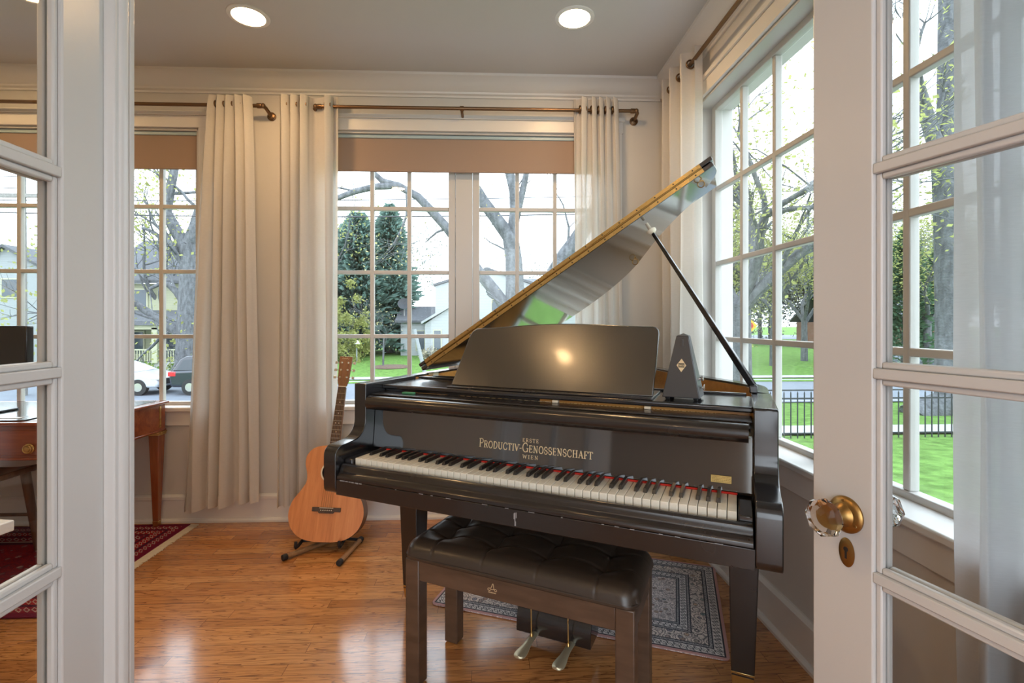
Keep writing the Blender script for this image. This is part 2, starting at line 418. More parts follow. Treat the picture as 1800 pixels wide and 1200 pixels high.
M['bud'] = pm('brown_bud', (0.33, 0.30, 0.14), 0.9, var=0.3)
M['shrub'] = pm('dry_shrub', (0.30, 0.27, 0.19), 0.9, var=0.3)
def siding(name, col, sp=0.16):
    m, nt, bs = newmat(name)
    tc = nd(nt, 'ShaderNodeTexCoord')
    z = nd(nt, 'ShaderNodeSeparateXYZ', {0: tc.outputs['Object']}).outputs[2]
    f = mth(nt, 'FRACT', mth(nt, 'DIVIDE', z, sp))
    ln = mth(nt, 'LESS_THAN', f, 0.12)
    nt.links.new(mixc(nt, mth(nt, 'MULTIPLY', ln, 0.35), col, (0.2, 0.2, 0.2)), bs.inputs['Base Color'])
    bs.inputs['Roughness'].default_value = 0.7
    bump(nt, bs, f, 0.5, 0.02)
    return m
M['siding_white'] = siding('white_siding', (0.36, 0.38, 0.40), 0.22)
M['siding_yellow'] = siding('pale_yellow_siding', (0.33, 0.34, 0.23))
M['siding_grey'] = siding('pale_grey_siding', (0.30, 0.32, 0.34))
M['brick'] = pm('red_brown_brick', (0.20, 0.10, 0.07), 0.9, var=0.2)
M['roof'] = pm('grey_shingle', (0.095, 0.10, 0.11), 0.9, var=0.2, vscale=(2, 2, 2))
M['house_trim'] = pm('cream_house_trim', (0.42, 0.42, 0.30), 0.6)
M['house_window'] = pm('dark_house_window', (0.06, 0.08, 0.10), 0.15)
M['car_white'] = pm('white_car_paint', (0.46, 0.48, 0.52), 0.2, coat=0.6)
M['car_black'] = pm('dark_car_paint', (0.018, 0.022, 0.034), 0.2, coat=0.6)
M['car_glass'] = pm('tinted_car_glass', (0.03, 0.04, 0.05), 0.08)
M['tyre'] = pm('tyre_rubber', (0.02, 0.02, 0.02), 0.8)
M['lamp_red'] = pm('red_lens', (0.55, 0.02, 0.03), 0.2, coat=0.4)
M['lamp_clear'] = pm('headlamp_lens', (0.55, 0.58, 0.6), 0.1, coat=0.4)
M['iron'] = pm('black_iron', (0.02, 0.022, 0.026), 0.5)
M['pole_wood'] = pm('weathered_pole', (0.22, 0.21, 0.20), 0.9, var=0.2)
M['cable'] = pm('black_cable', (0.06, 0.06, 0.07), 0.8)
M['mulch'] = pm('brown_mulch', (0.11, 0.07, 0.05), 1.0, var=0.3)
M['sign_yellow'] = pm('yellow_sign', (0.85, 0.55, 0.05), 0.5)
M['sign_red'] = pm('red_sign', (0.65, 0.05, 0.04), 0.5)

def emit(name, col, s):
    m = bpy.data.materials.new(name); m.use_nodes = True
    nt = m.node_tree; nt.nodes.clear()
    out = nd(nt, 'ShaderNodeOutputMaterial')
    e = nd(nt, 'ShaderNodeEmission', {'Color': (*col, 1), 'Strength': s})
    nt.links.new(e.outputs[0], out.inputs[0])
    return m
M['lamp'] = emit('lit_lamp_lens', (1.0, 0.62, 0.29), 115.0)
# ------------------------------------------------------------------ room shell
ZC = 2.70; YB = 3.115; XR = 1.115; XL = -3.95; YF = 0.24
def struct(name, mb, mat, parent=None, **k):
    o = mb.build(name, mat, parent, **k)
    if not parent: o['kind'] = 'structure'
    return o

struct('floor', MB().box(XL - .2, XR + .2, -2.9, YB + .2, -0.12, 0.0), M['floor'])
struct('ceiling', MB().box(XL - .2, XR + .2, -2.9, YB + .2, ZC, ZC + .12), M['ceiling'])

# openings: back wall (x0, x1), right wall (y0, y1); the same sill and head height
W1 = (-3.40, -1.77); W2 = (-1.055, 0.72); W3 = (0.78, 2.715)
ZS, ZH = 0.672, 2.385
mb = MB()
xs = [XL - .2, W1[0], W1[1], W2[0], W2[1], XR + .2]
for a, b in ((0, 1), (2, 3), (4, 5)):
    mb.box(xs[a], xs[b], YB, YB + .2, 0, ZC)
for w in (W1, W2):
    mb.box(w[0], w[1], YB, YB + .2, 0, ZS); mb.box(w[0], w[1], YB, YB + .2, ZH, ZC)
struct('wall_back', mb, M['wall'])
mb = MB()
mb.box(XR, XR + .2, -2.9, W3[0], 0, ZC); mb.box(XR, XR + .2, W3[1], YB, 0, ZC)
mb.box(XR, XR + .2, W3[0], W3[1], 0, ZS); mb.box(XR, XR + .2, W3[0], W3[1], ZH, ZC)
struct('wall_right', mb, M['wall'])
struct('wall_left', MB().box(XL - .2, XL, -2.9, YB, 0, ZC), M['wall'])
mb = MB()
mb.box(XL, -0.80, 0.10, YF, 0, ZC); mb.box(0.90, XR, 0.10, YF, 0, ZC); mb.box(-0.80, 0.90, 0.10, YF, 2.34, ZC)
struct('wall_front', mb, M['wall'])
mb = MB()
YR = -2.75
mb.box(XL, -1.25, YR - .15, YR, 0, ZC)
mb.box(-1.25, XR, YR - .15, YR, 0, 0.04); mb.box(-1.25, XR, YR - .15, YR, 2.58, ZC)  # unseen opening, widened so daylight fills in from behind the camera
struct('wall_rear', mb, M['wall'])

def crown_poly(s):     # (offset from wall, z)
    return [(0, ZC), (0.115 * s, ZC), (0.112 * s, ZC - .014), (0.095 * s, ZC - .022), (0.075 * s, ZC - .045), (0.05 * s, ZC - .068), (0.03 * s, ZC - .078),
            (0.026 * s, ZC - .088), (0.012 * s, ZC - .094), (0.010 * s, ZC - .105), (0, ZC - .105)]
def base_poly(h=.165):
    return [(0, 0), (.030, 0), (.030, .012), (.022, .022), (.015, .024), (.015, h - .032), (.022, h - .028), (.022, h - .012), (.014, h - .004), (.008, h), (0, h)]
def run_back(poly, x0, x1): return MB().prism([(YB - a, z) for a, z in poly], 'x', x0, x1)
def run_right(poly, y0, y1): return MB().prism([(XR - a, z) for a, z in poly], 'y', y0, y1)
struct('trim_1', run_back(crown_poly(1), XL, XR), M['trim'], smooth=30)
struct('trim_2', run_right(crown_poly(1), YF, YB), M['trim'], smooth=30)
struct('baseboard_back', run_back(base_poly(), XL, XR), M['trim'], smooth=30)
struct('baseboard_right', run_right(base_poly(), YF, YB), M['trim'], smooth=30)
# panelled dado lines on the right wall, below the apron
struct('trim_3', run_right([(0, .585), (.012, .585), (.014, .592), (.008, .602), (0, .604)], YF, YB - .1), M['trim'])

# ------------------------------------------------------------------ windows
ZG0, ZG1 = 0.717, 2.345
ROWS = [ZG0 + .4025 * k for k in range(1, 4)]
def window(name, w, sashes, along, plane, wallp):
    """along 'x': the window lies in a wall of constant y; along 'y': constant x.  plane = glass, wallp = wall face"""
    root = empty(name, ((w[0] + w[1]) / 2, plane, ZS) if along == 'x' else (plane, (w[0] + w[1]) / 2, ZS))
    root['kind'] = 'structure'
    off = root.location
    def bx(m, a0, a1, d0, d1, z0, z1):
        # d measured from the glass plane, positive into the room
        if along == 'x': m.box(a0 - off.x, a1 - off.x, -d1, -d0, z0 - off.z, z1 - off.z)
        else: m.box(-d1, -d0, a0 - off.y, a1 - off.y, z0 - off.z, z1 - off.z)
    dw = plane - wallp                     # glass to wall face
    m = MB()                               # frame: jambs, head, subsill, mullion
    bx(m, w[0], w[0] + .022, -.10, dw, ZS, ZH); bx(m, w[1] - .022, w[1], -.10, dw, ZS, ZH)
    bx(m, w[0], w[1], -.10, dw, ZH - .014, ZH); bx(m, w[0], w[1], -.10, dw - .01, ZS, ZS + .012)
    for (a, b) in zip(sashes[:-1], sashes[1:]):
        bx(m, a[-1] + .045, b[0] - .045, -.10, dw - .058, ZS, ZH)
    m.build('window_frame', M['sash'], root, bevel=.003)
    m = MB()                               # casing
    c = .095
    bx(m, w[0] - c, w[0] + .004, dw, dw + .016, ZS - .0, ZH + .004); bx(m, w[1] - .004, w[1] + c, dw, dw + .016, ZS - .0, ZH + .004)
    bx(m, w[0] - c - .006, w[1] + c + .006, dw, dw + .018, ZH, ZH + .072)
    bx(m, w[0] - c - .014, w[1] + c + .014, dw, dw + .030, ZH + .072, ZH + .096)
    m.build('window_casing', M['trim'], root, bevel=.003)
    m = MB()
    bx(m, w[0] - c - .02, w[1] + c + .02, -.02, dw + .036, ZS - .002, ZS + .024)
    m.build('window_sill', M['trim'], root, bevel=.006)
    m = MB()
    bx(m, w[0] - c, w[1] + c, dw, dw + .016, ZS - .088, ZS - .002)
    m.build('window_apron', M['trim'], root, bevel=.003)
    for s in sashes:
        m = MB(); t0, t1 = -.02, .022
        bx(m, s[0] - .042, s[0], t0, t1, ZG0 - .045, ZG1 + .042); bx(m, s[-1], s[-1] + .042, t0, t1, ZG0 - .045, ZG1 + .042)
        bx(m, s[0], s[-1], t0, t1, ZG1, ZG1 + .042); bx(m, s[0], s[-1], t0, t1, ZG0 - .045, ZG0)
        for a in s[1:-1]: bx(m, a - .0125, a + .0125, -.016, .016, ZG0, ZG1)
        for z in ROWS: bx(m, s[0], s[-1], -.0155, .0155, z - .0125, z + .0125)
        so = m.build('sash', M['sash'], root, bevel=.004)
        g = MB(); bx(g, s[0] - .005, s[-1] + .005, -.002, .002, ZG0 - .005, ZG1 + .005)
        g.build('pane', M['glass'], so)
    return root
window('window_1', W1, [(-3.328, -3.112, -2.896, -2.683), (-2.489, -2.270, -2.047, -1.836)], 'x', 3.20, YB)
window('window_2', W2, [(-0.981, -0.754, -0.522, -0.274), (-0.079, 0.161, 0.403, 0.645)], 'x', 3.20, YB)
window('window_3', W3, [(0.845, 1.130, 1.410, 1.690), (1.805, 2.096, 2.376, 2.645)], 'y', 1.22, XR)

# ------------------------------------------------------------------ French doors
def french_door(name, hinge, rz, side, width):
    """local x runs from hinge to free edge, the seen face is y=0, the thickness lies at y*side < 0"""
    root = empty(name, (hinge[0], hinge[1], 0), rz); root['kind'] = 'structure'
    T = .041
    ymap = (lambda d: -d * side)           # depth behind the seen face
    def bx(m, a0, a1, d0, d1, z0, z1):
        y0, y1 = sorted((ymap(d0), ymap(d1))); m.box(a0, a1, y0, y1, z0, z1)
    S0, S1 = .112, .652
    mid = (S0 + S1) / 2
    zr = [.41, .763, 1.117, 1.472, 1.826, 2.18]
    m = MB()
    bx(m, 0, S0, 0, T, .008, 2.30); bx(m, S1, width, 0, T, .008, 2.30)
    bx(m, S0, S1, 0, T, .008, zr[0]); bx(m, S0, S1, 0, T, zr[-1], 2.30)
    fr = m.build('door_frame', M['door'], root, bevel=.0025)
    m = MB()
    bx(m, mid - .008, mid + .008, .0005, T - .0005, zr[0], zr[-1])
    for z in zr[1:-1]: bx(m, S0, S1, .0005, T - .0005, z - .009, z + .009)
    m.build('muntin_bars', M['door'], root, bevel=.002)
    m = MB()                               # inner beading round every light
    cols = [(S0, mid - .008), (mid + .008, S1)]
    rws = list(zip([zr[0] - .009] + zr[1:-1], zr[1:-1] + [zr[-1] + .009]))
    for (a, b) in cols:
        for (z0, z1) in rws:
            z0 += .009; z1 -= .009; q = .011
            for (d0, d1) in ((.007, .019), (.023, .035)):
                bx(m, a, a + q, d0, d1, z0, z1); bx(m, b - q, b, d0, d1, z0, z1)
                bx(m, a + q, b - q, d0, d1, z0, z0 + q); bx(m, a + q, b - q, d0, d1, z1 - q, z1)
    m.build('glazing_bead', M['door'], root, bevel=.003)
    g = MB(); bx(g, S0 - .005, S1 + .005, .0195, .0225, zr[0] - .005, zr[-1] + .005)
    g.build('door_glass', M['door_glass'], root)
    return root, bx, ymap
dl, bxl, yl = french_door('door_1', (-0.74, 0.27), R(90) + math.atan2(.023, .649), -1, .757)
prof = [(.750, 0), (.752, -.008), (.757, -.0125), (.7585, -.017), (.766, -.018), (.768, -.023), (.772, -.026), (.782, -.027), (.785, -.022), (.788, -.027), (.800, -.0265), (.804, -.022), (.804, .041), (.757, .041), (.757, 0)]
MB().prism(prof, 'z', .008, 2.30).build('astragal', M['door'], dl, bevel=.0012)
dr, bxr, yr = french_door('door_2', (0.833, 0.215), R(90 + 15.35), 1, .770)

def door_knob(parent, s, z, y0, sgn):
    ro = MB().lathe([(.0, 0), (.033, 0), (.033, .003), (.030, .007), (.026, .009), (.021, .010), (.016, .016), (.013, .024), (.0125, .030), (.017, .033), (.017, .037), (0, .037)],
                    (s, y0, z), (0, sgn, 0), 40).build('knob_rosette', M['brass_dark'], parent, smooth=35)
    kn = MB()
    n = 8; vs = []
    prof = [(.012, .036, 0), (.026, .040, .0), (.0345, .050, .0020), (.0330, .061, .0028), (.024, .0695, .002), (.010, .071, 0)]
    for (r, h, fl) in prof:
        for k in range(2 * n):
            a = math.pi * k / n
            rr = r - (fl if k % 2 else 0)
            vs.append((s + rr * math.cos(a), y0 + sgn * h, z + rr * math.sin(a)))
    w = 2 * n
    fs = [(i * w + k, i * w + (k + 1) % w, (i + 1) * w + (k + 1) % w, (i + 1) * w + k) for i in range(len(prof) - 1) for k in range(w)]
    fs += [tuple(range(w)), tuple(range((len(prof) - 1) * w, len(prof) * w))]
    kn.add(vs, fs)
    kn.build('glass_knob', M['crystal'], ro)
    sc = MB()
    for k in range(3):
        a = R(90 + 120 * k)
        sc.lathe([(0, 0), (.0032, 0), (.0028, .0015), (0, .002)], (s + .0265 * math.cos(a), y0 + sgn * .008, z + .0265 * math.sin(a)), (0, sgn, 0), 10)
    sc.build('screw', M['brass_dark'], ro)
door_knob(dr, .700, .855, 0, 1)
door_knob(dr, .700, .855, -.041, -1)
kp = MB().grid(lambda u, v: (.699 + .0155 * v * math.cos(2 * math.pi * u), .0008 + .0022 * (1 - v ** 4), .786 + .0265 * v * math.sin(2 * math.pi * u)), 36, 6)
kp = kp.build('keyhole_plate', M['brass_dark'], dr, smooth=40)
k2 = MB().lathe([(0, 0), (.0045, 0), (.0045, .0004), (0, .0004)], (.699, .003, .792), (0, 1, 0), 16)
k2.box(.697, .701, .0028, .0034, .775, .791)
k2.build('keyhole', M['dark'], kp)

# ------------------------------------------------------------------ recessed lights
LAMPS = [(-1.185, 2.49), (0.405, 2.44), (-2.78, 2.49), (-2.62, 0.78), (-1.04, 0.78)]  # third and fourth unseen, added for fill; last follows the music desk glare
LAMP_LABEL = ['lit recessed ceiling light above the white curtains, the left one of the two',
              'lit recessed ceiling light above the raised piano lid, the right one of the two']
def recessed(x, y, label=None):
    root = empty('recessed_light', (x, y, ZC))
    tag(root, label, 'ceiling light', 'lit recessed ceiling lights')
    MB().lathe([(.074, 0), (.097, 0), (.096, -.004), (.088, -.007), (.076, -.007), (.074, -.004), (.074, 0)], n=48, caps=False).build('trim_ring', M['white_paint'], root, smooth=40)
    MB().lathe([(0, -.003), (.075, -.003), (.075, -.001), (0, -.001)], n=48).build('lens', M['lamp'], root)
    return root
for i, (x, y) in enumerate(LAMPS):
    recessed(x, y, LAMP_LABEL[i] if i < 2 else 'unseen recessed ceiling light added to the two in view')

for x, y in ((0.35, -1.3), (-1.25, -1.3)):  # unseen lamps added behind the camera, warm fill on the piano front
    recessed(x, y, 'unseen recessed ceiling light added to the two in view')

# ------------------------------------------------------------------ roller blinds
def blind(w, label):
    root = empty('roller_blind', ((w[0] + w[1]) / 2, 3.142, ZH - .02)); L = (w[1] - w[0]) / 2 - .028
    tag(root, label, 'blind', 'taupe roller blinds')
    MB().box(-L, L, -.012, .016, -.016, .004).build('head_rail', M['shade_rail'], root, bevel=.002)
    MB().grid(lambda u, v: (-L + 2 * L * u, -.004 + .001 * math.sin(u * 40), -.012 - .205 * v), 60, 4).build('blind_cloth', M['shade'], root)
    MB().tube([(-L, -.004, -.219), (L, -.004, -.219)], .006, 10).build('hem_bar', M['shade'], root, smooth=60)
    return root
blind(W1, 'short taupe roller blind at the top of the window behind the desk')
blind(W2, 'short taupe roller blind at the top of the window behind the piano')

# ------------------------------------------------------------------ curtain rods
def rod_elbow(m, p, wallp, r=.0105):
    m.tube([p, wallp], r, 12)
def curtain_rod(name, label, a, b, ends, mid=None, wall='y'):
    root = empty(name, a); o = Vector(a)
    tag(root, label, 'curtain rod', 'bronze curtain rods')
    b = Vector(b)
    MB().tube([(0, 0, 0), b - o], .0105, 14).build('pole', M['bronze'], root, smooth=60)
    d = (b - o).normalized()
    for e, out in ends:
        p = (Vector(e) - o)
        m = MB()
        m.lathe([(0, -.022), (.0145, -.022), (.0145, .0), (.0125, .004), (0, .004)], p - d * 0, d * out, 16)
        m.lathe([(0, -.013), (.008, -.013), (.0135, -.006), (.0135, .006), (.008, .013), (0, .013)], p + d * out * .012, (0, 0, 1), 16)
        q = p + d * out * .022
        n = Vector((0, 1, 0)) if wall == 'y' else Vector((1, 0, 0))
        wd = (YB - e[1]) if wall == 'y' else (XR - e[0])
        m.tube([p + d * out * .012, q + n * .012 - Vector((0, 0, .008)), q + n * (wd - .01) - Vector((0, 0, .024))], .0105, 12)
        m.lathe([(0, 0), (.026, 0), (.026, -.006), (.020, -.009), (.020, -.013), (.012, -.016), (0, -.018)], q + n * wd - Vector((0, 0, .026)), n, 28)
        m.build('end_bracket', M['bronze'], root, smooth=40)
    if mid:
        p = Vector(mid) - o; m = MB()
        n = Vector((0, 1, 0)) if wall == 'y' else Vector((1, 0, 0))
        wd = (YB - mid[1]) if wall == 'y' else (XR - mid[0])
        m.lathe([(0, -.011), (.015, -.011), (.015, .011), (0, .011)], p, d, 16)
        m.tube([p, p - Vector((0, 0, .02)) + n * .01, p - Vector((0, 0, .024)) + n * (wd - .01)], .008, 10)
        m.lathe([(0, 0), (.024, 0), (.024, -.006), (.018, -.010), (.018, -.016), (0, -.02)], p + n * wd - Vector((0, 0, .026)), n, 24)
        m.build('centre_bracket', M['bronze'], root, smooth=40)
    return root
curtain_rod('curtain_rod', 'bronze pipe curtain rod over the window behind the desk', (-3.62, 3.02, 2.488), (-1.365, 3.02, 2.488), [((-1.365, 3.02, 2.488), 1), ((-3.62, 3.02, 2.488), -1)])
curtain_rod('curtain_rod', 'bronze pipe curtain rod over the window behind the piano', (-1.035, 3.02, 2.490), (0.868, 3.02, 2.495), [((-1.035, 3.02, 2.490), -1), ((0.868, 3.02, 2.495), 1)], (-.18, 3.02, 2.492))
curtain_rod('curtain_rod', 'bronze pipe curtain rod along the right hand wall', (1.035, 2.98, 2.552), (1.035, 0.50, 2.552), [((1.035, 2.98, 2.552), -1)], None, 'x')

# ------------------------------------------------------------------ curtains
def curtain(label, along, base, segs_top, segs_bot, ztop, zbot, folds, amp, mat, rod=None, seed=1, skew=0.0, rows=40, per=26):
    """segs: list of (start, end, number of folds) along the rod; the folds hang from the rod as a wave"""
    rng = random.Random(seed)
    ph = [rng.uniform(-.35, .35) for _ in range(60)]
    pts = []; n = 0
    for (t, b) in zip(segs_top, segs_bot):
        k = t[2]; cnt = int(per * k)
        for i in range(cnt + 1):
            u = i / cnt
            pts.append((t[0] + (t[1] - t[0]) * u, b[0] + (b[1] - b[0]) * u, n + u * k, t[3]))
        n += k
    N = len(pts) - 1; vs = []; fs = []
    for j in range(rows + 1):
        v = j / rows
        for i, (a, b, w, sh) in enumerate(pts):
            e = v ** 0.65
            x = a + (b - a) * e
            q = ph[int(w) % 60]
            A = amp * (1 - .12 * v) * (1 + .30 * q)
            s = math.sin(2 * math.pi * w + .5 * q * e)
            s = math.copysign(abs(s) ** sh, s)
            dev = A * s + .010 * v * math.sin(5 * w + 7 * v + seed)
            x += .014 * e * math.sin(2.7 * w + 1.3 * seed) * (1 if 0 < i < N else 0) + .012 * math.cos(4 * math.pi * w) * (1 - .5 * v)
            fr = i / N
            zb = zbot[0] + (zbot[1] - zbot[0]) * fr + .008 * math.sin(w * 3.1 + seed)
            z = ztop + (zb - ztop) * v
            if j == 0: z += .004 * math.sin(w * 6.0)
            vs.append((x, base + dev, z) if along == 'x' else (base + dev, x, z))
    w = N + 1
    fs = [(j * w + i, j * w + i + 1, (j + 1) * w + i + 1, (j + 1) * w + i) for j in range(rows) for i in range(N)]
    ctr = vs[len(vs) // 2]; o0 = Vector((ctr[0], ctr[1], zbot[0]))
    root = empty('curtain', o0)
    tag(root, label, 'curtain', 'white linen curtains')
    MB().add([Vector(p) - o0 for p in vs], fs).build('curtain_cloth', mat, root, smooth=80, recalc=False)
    # stitched header and hem: a second layer of cloth just in front
    for (v0, v1, nm) in ((0, .045, 'header_band'), (.967, 1.0, 'hem_band')):
        hv = []; rr = 2
        j0, j1 = v0 * rows, v1 * rows
        for j in range(rr + 1):
            t = j0 + (j1 - j0) * j / rr; k = min(int(t), rows - 1); f = t - k
            for i in range(w):
                p = Vector(vs[k * w + i]).lerp(Vector(vs[(k + 1) * w + i]), f)
                hv.append(p - o0 + (Vector((0, -.003, 0)) if along == 'x' else Vector((-.003, 0, 0))))
        MB().add(hv, [(j * w + i, j * w + i + 1, (j + 1) * w + i + 1, (j + 1) * w + i) for j in range(rr) for i in range(w - 1)]).build(nm, mat, root, smooth=80, recalc=False)
    if rod:
        zr = rod
        for i, (a, b, ww, sh) in enumerate(pts[1:-1], 1):
            if (pts[i - 1][2] * 2) % 1 > (ww * 2) % 1 and 0.2 < ww < n - .2:
                m = MB(); c = Vector((a, base, zr)) if along == 'x' else Vector((base, a, zr))
                ring = [(c - o0) + (Vector((0, .021 * math.cos(t), .021 * math.sin(t))) if along == 'x' else Vector((.021 * math.cos(t), 0, .021 * math.sin(t)))) for t in [2 * math.pi * k / 20 for k in range(21)]]
                m.tube(ring, .0045, 6, caps=False).build('grommet', M['bronze'], root, smooth=60)
    return root
curtain('white linen curtain panel right of the window behind the desk', 'x', 3.012, [(-1.668, -1.425, 5, .8)], [(-1.80, -1.375, 5, .8)], 2.537, (.095, .155), 5, .034, M['curtain'], 2.488, 3)
curtain('white linen curtain panel behind the guitar, hanging to the floor', 'x', 3.012, [(-1.262, -1.095, 3, .8), (-1.095, -.985, .5, .9), (-.985, -.925, 1, .8)], [(-1.262, -1.105, 3, .8), (-1.105, -.985, .5, .9), (-.985, -.925, 1, .8)], 2.546, (.12, .125), 5, .036, M['curtain'], 2.490, 4)
curtain('white linen curtain panel behind the raised piano lid, right of the wide window', 'x', 3.012, [(.495, .568, 1, .8), (.568, .60, .5, .9), (.60, .752, 3.5, .8)], [(.495, .565, 1, .8), (.565, .61, .5, .9), (.61, .79, 3.5, .8)], 2.562, (.12, .12), 5, .034, M['curtain'], 2.494, 6)
curtain('white linen curtain panel on the right hand wall, in the far corner', 'y', 1.035, [(2.50, 2.93, 3, .7)], [(2.49, 2.95, 3, .7)], 2.62, (.12, .12), 3, .045, M['curtain'], 2.552, 8)
curtain('sheer white curtain panel seen through the glass of the right hand door', 'y', 1.035, [(.50, 1.085, 4.5, .7)], [(.52, 1.075, 4.5, .7)], 2.62, (.10, .10), 4, .04, M['sheer'], 2.552, 9)
# ------------------------------------------------------------------ grand piano (local x along the keyboard, y towards the tail)
pn = empty('grand_piano', (0.0675, 1.506, 0), R(-26.5))
tag(pn, 'black grand piano with open lid, gilt lettering and ivory keyboard', 'piano')
ZT = .978
def smooth_curve(pts, n=8):
    out = []
    P = [Vector((*p, 0)) for p in pts]
    for i in range(len(P) - 1):
        p0, p1, p2, p3 = P[max(i - 1, 0)], P[i], P[i + 1], P[min(i + 2, len(P) - 1)]
        for k in range(n):
            t = k / n
            q = 0.5 * ((2 * p1) + (p2 - p0) * t + (2 * p0 - 5 * p1 + 4 * p2 - p3) * t * t + (3 * p1 - p0 - 3 * p2 + p3) * t ** 3)
            out.append((q.x, q.y))
    out.append((P[-1].x, P[-1].y))
    return out
BENT = smooth_curve([(.705, .42), (.708, .56), (.690, .66), (.62, .76), (.53, .86), (.43, 1.0), (.35, 1.12), (.26, 1.24), (.13, 1.36), (-.03, 1.43), (-.22, 1.445), (-.42, 1.40), (-.58, 1.30), (-.675, 1.17), (-.702, 1.0)], 6)
OUT = [(.703, .418)] + BENT + [(-.703, .418)]
def offset_in(path, d):
    res = []
    for i in range(len(path)):
        a = Vector((*path[max(i - 1, 0)], 0)); b = Vector((*path[min(i + 1, len(path) - 1)], 0))
        t = (b - a).normalized(); nrm = Vector((-t.y, t.x, 0))
        res.append((path[i][0] + nrm.x * d, path[i][1] + nrm.y * d))
    return res
INN = offset_in(OUT, .045)
def shell(o, i, z0, z1):
    n = len(o); m = MB()
    vs = [(*p, z0) for p in o] + [(*p, z0) for p in i] + [(*p, z1) for p in o] + [(*p, z1) for p in i]
    fs = []
    for k in range(n - 1):
        fs += [(k, k + 1, 2 * n + k + 1, 2 * n + k), (n + k, 3 * n + k, 3 * n + k + 1, n + k + 1), (2 * n + k, 2 * n + k + 1, 3 * n + k + 1, 3 * n + k), (k, n + k, n + k + 1, k + 1)]
    for k in (0, n - 1): fs.append((k, n + k, 3 * n + k, 2 * n + k))
    return m.add(vs, fs)
shell(OUT, INN, .64, ZT).build('rim', M['black'], pn, bevel=.004, smooth=35)
IN2 = offset_in(OUT, .0455); IN3 = offset_in(OUT, .052)
sel = [k for k in range(len(OUT)) if OUT[k][1] > .40]
shell([IN2[k] for k in sel], [IN3[k] for k in sel], .86, ZT - .008).build('inner_rim_veneer', M['honey'], pn, smooth=35)
# soundboard, iron plate, strings
MB().prism([IN3[k] for k in sel] + [(-.65, .40), (.65, .40)], 'z', .80, .815).build('soundboard', M['spruce'], pn)
ip = [(p[0] * .93, p[1] * .97) for p in (IN3[k] for k in sel)]
m = MB().prism(ip + [(-.61, .42), (.60, .42)], 'z', .84, .856)
m.box(-.60, .60, .42, .53, .856, .876)
for x in (-.35, -.05, .25): m.box(x - .012, x + .012, .42, 1.15 if x < .2 else 1.05, .856, .895)
m.build('iron_plate', M['iron_gold'], pn, bevel=.004)
m = MB()
for k in range(80):
    u = -.57 + 1.14 * k / 79; ye = 1.28 - max(0, (u + .1)) * .95
    m.box(u - .0006, u + .0006, .50, ye, .890, .8915)
o = m.build('strings', M['steel'], pn); o['kind'] = 'stuff'
m = MB()
for k in range(40):
    for j in range(2):
        u = -.57 + 1.14 * (k + .25 * j) / 39
        m.lathe([(0, 0), (.003, 0), (.003, .028), (0, .028)], (u, .455 + .035 * j, .876), n=6)
o = m.build('tuning_pins', M['steel'], pn); o['kind'] = 'stuff'

# cheeks (arms): a scrolled side profile, thick
def arm(u0, u1):
    pts = [(-.036, .612), (-.047, .617), (-.053, .626), (-.055, .638), (-.055, .742)]
    for k in range(1, 7):
        a = R(180 - 15 * k); pts.append((-.020 + .035 * math.cos(a), .742 + .035 * math.sin(a)))
    pts += [(.005, .778), (.035, .781)]
    for k in range(1, 8):
        a = R(-90 + 12.8 * k); pts.append((.035 + .065 * math.cos(a), .846 + .065 * math.sin(a)))
    pts += [(.100, .86), (.100, ZT - .004), (.104, ZT), (.20, ZT), (.20, .622)]
    pts = pts[:-1] + [(.42, ZT), (.42, .616), (-.02, .612)]
    return MB().prism(pts, 'x', u0, u1)
arm(-.704, -.650).build('arm', M['black'], pn, bevel=.006, smooth=40, seg=3)
arm(.652, .711).build('arm', M['black'], pn, bevel=.006, smooth=40, seg=3)
# key bed, key slip, key blocks
MB().box(-.650, .652, -.052, .45, .612, .664).build('key_bed', M['black_flat'], pn, bevel=.002)
m = MB()
ks = [(-.052, .6655), (-.052, .676), (-.046, .684), (-.038, .6895), (-.036, .695), (-.034, .699), (-.031, .7085), (-.024, .7135), (-.014, .7135), (-.014, .6655)]
m.prism(ks, 'x', -.646, .648)
m.build('key_slip', M['black_flat'], pn, bevel=.0012, smooth=50)
for a, b in ((-.647, -.6145), (.6145, .649)):
    MB().box(a, b, -.012, .135, .664, .7275).build('key_block', M['black'], pn, bevel=.003)
MB().box(-.65, .652, .151, .42, .664, .727).build('action_frame', M['black'], pn)
# keys
wk = MB().box(-.01082, .01082, 0, .150, .672, .730).build('white_key', M['key_white'], pn, bevel=.0012, seg=2)
bt = MB()
b0 = [(-.0058, .050, .7295), (.0058, .050, .7295), (.0058, .150, .7295), (-.0058, .150, .7295)]
t0 = [(-.0043, .0555, .7415), (.0043, .0555, .7415), (.0050, .150, .7415), (-.0050, .150, .7415)]
bt.hexa(b0, t0)
bk = bt.build('black_key', M['key_black'], pn, bevel=.001, seg=2)
P = 1.224 / 52; fw = fb = True
for i in range(52):
    o = wk
    if not fw: o = wk.copy(); COL.objects.link(o); o.parent = pn
    fw = False
    o.location = (-.612 + P * (i + .5), 0, 0)
    if 'ABCDEFG'[i % 7] in 'ACDFG' and i < 51:
        o = bk
        if not fb: o = bk.copy(); COL.objects.link(o); o.parent = pn
        fb = False
        o.location = (-.612 + P * (i + 1) + {'A': .0015, 'C': -.0015, 'D': .0015, 'F': -.002, 'G': 0}['ABCDEFG'[i % 7]], 0, 0)
MB().box(-.613, .613, .1325, .1395, .730, .7355).build('felt_strip', M['red_felt'], pn, bevel=.002)
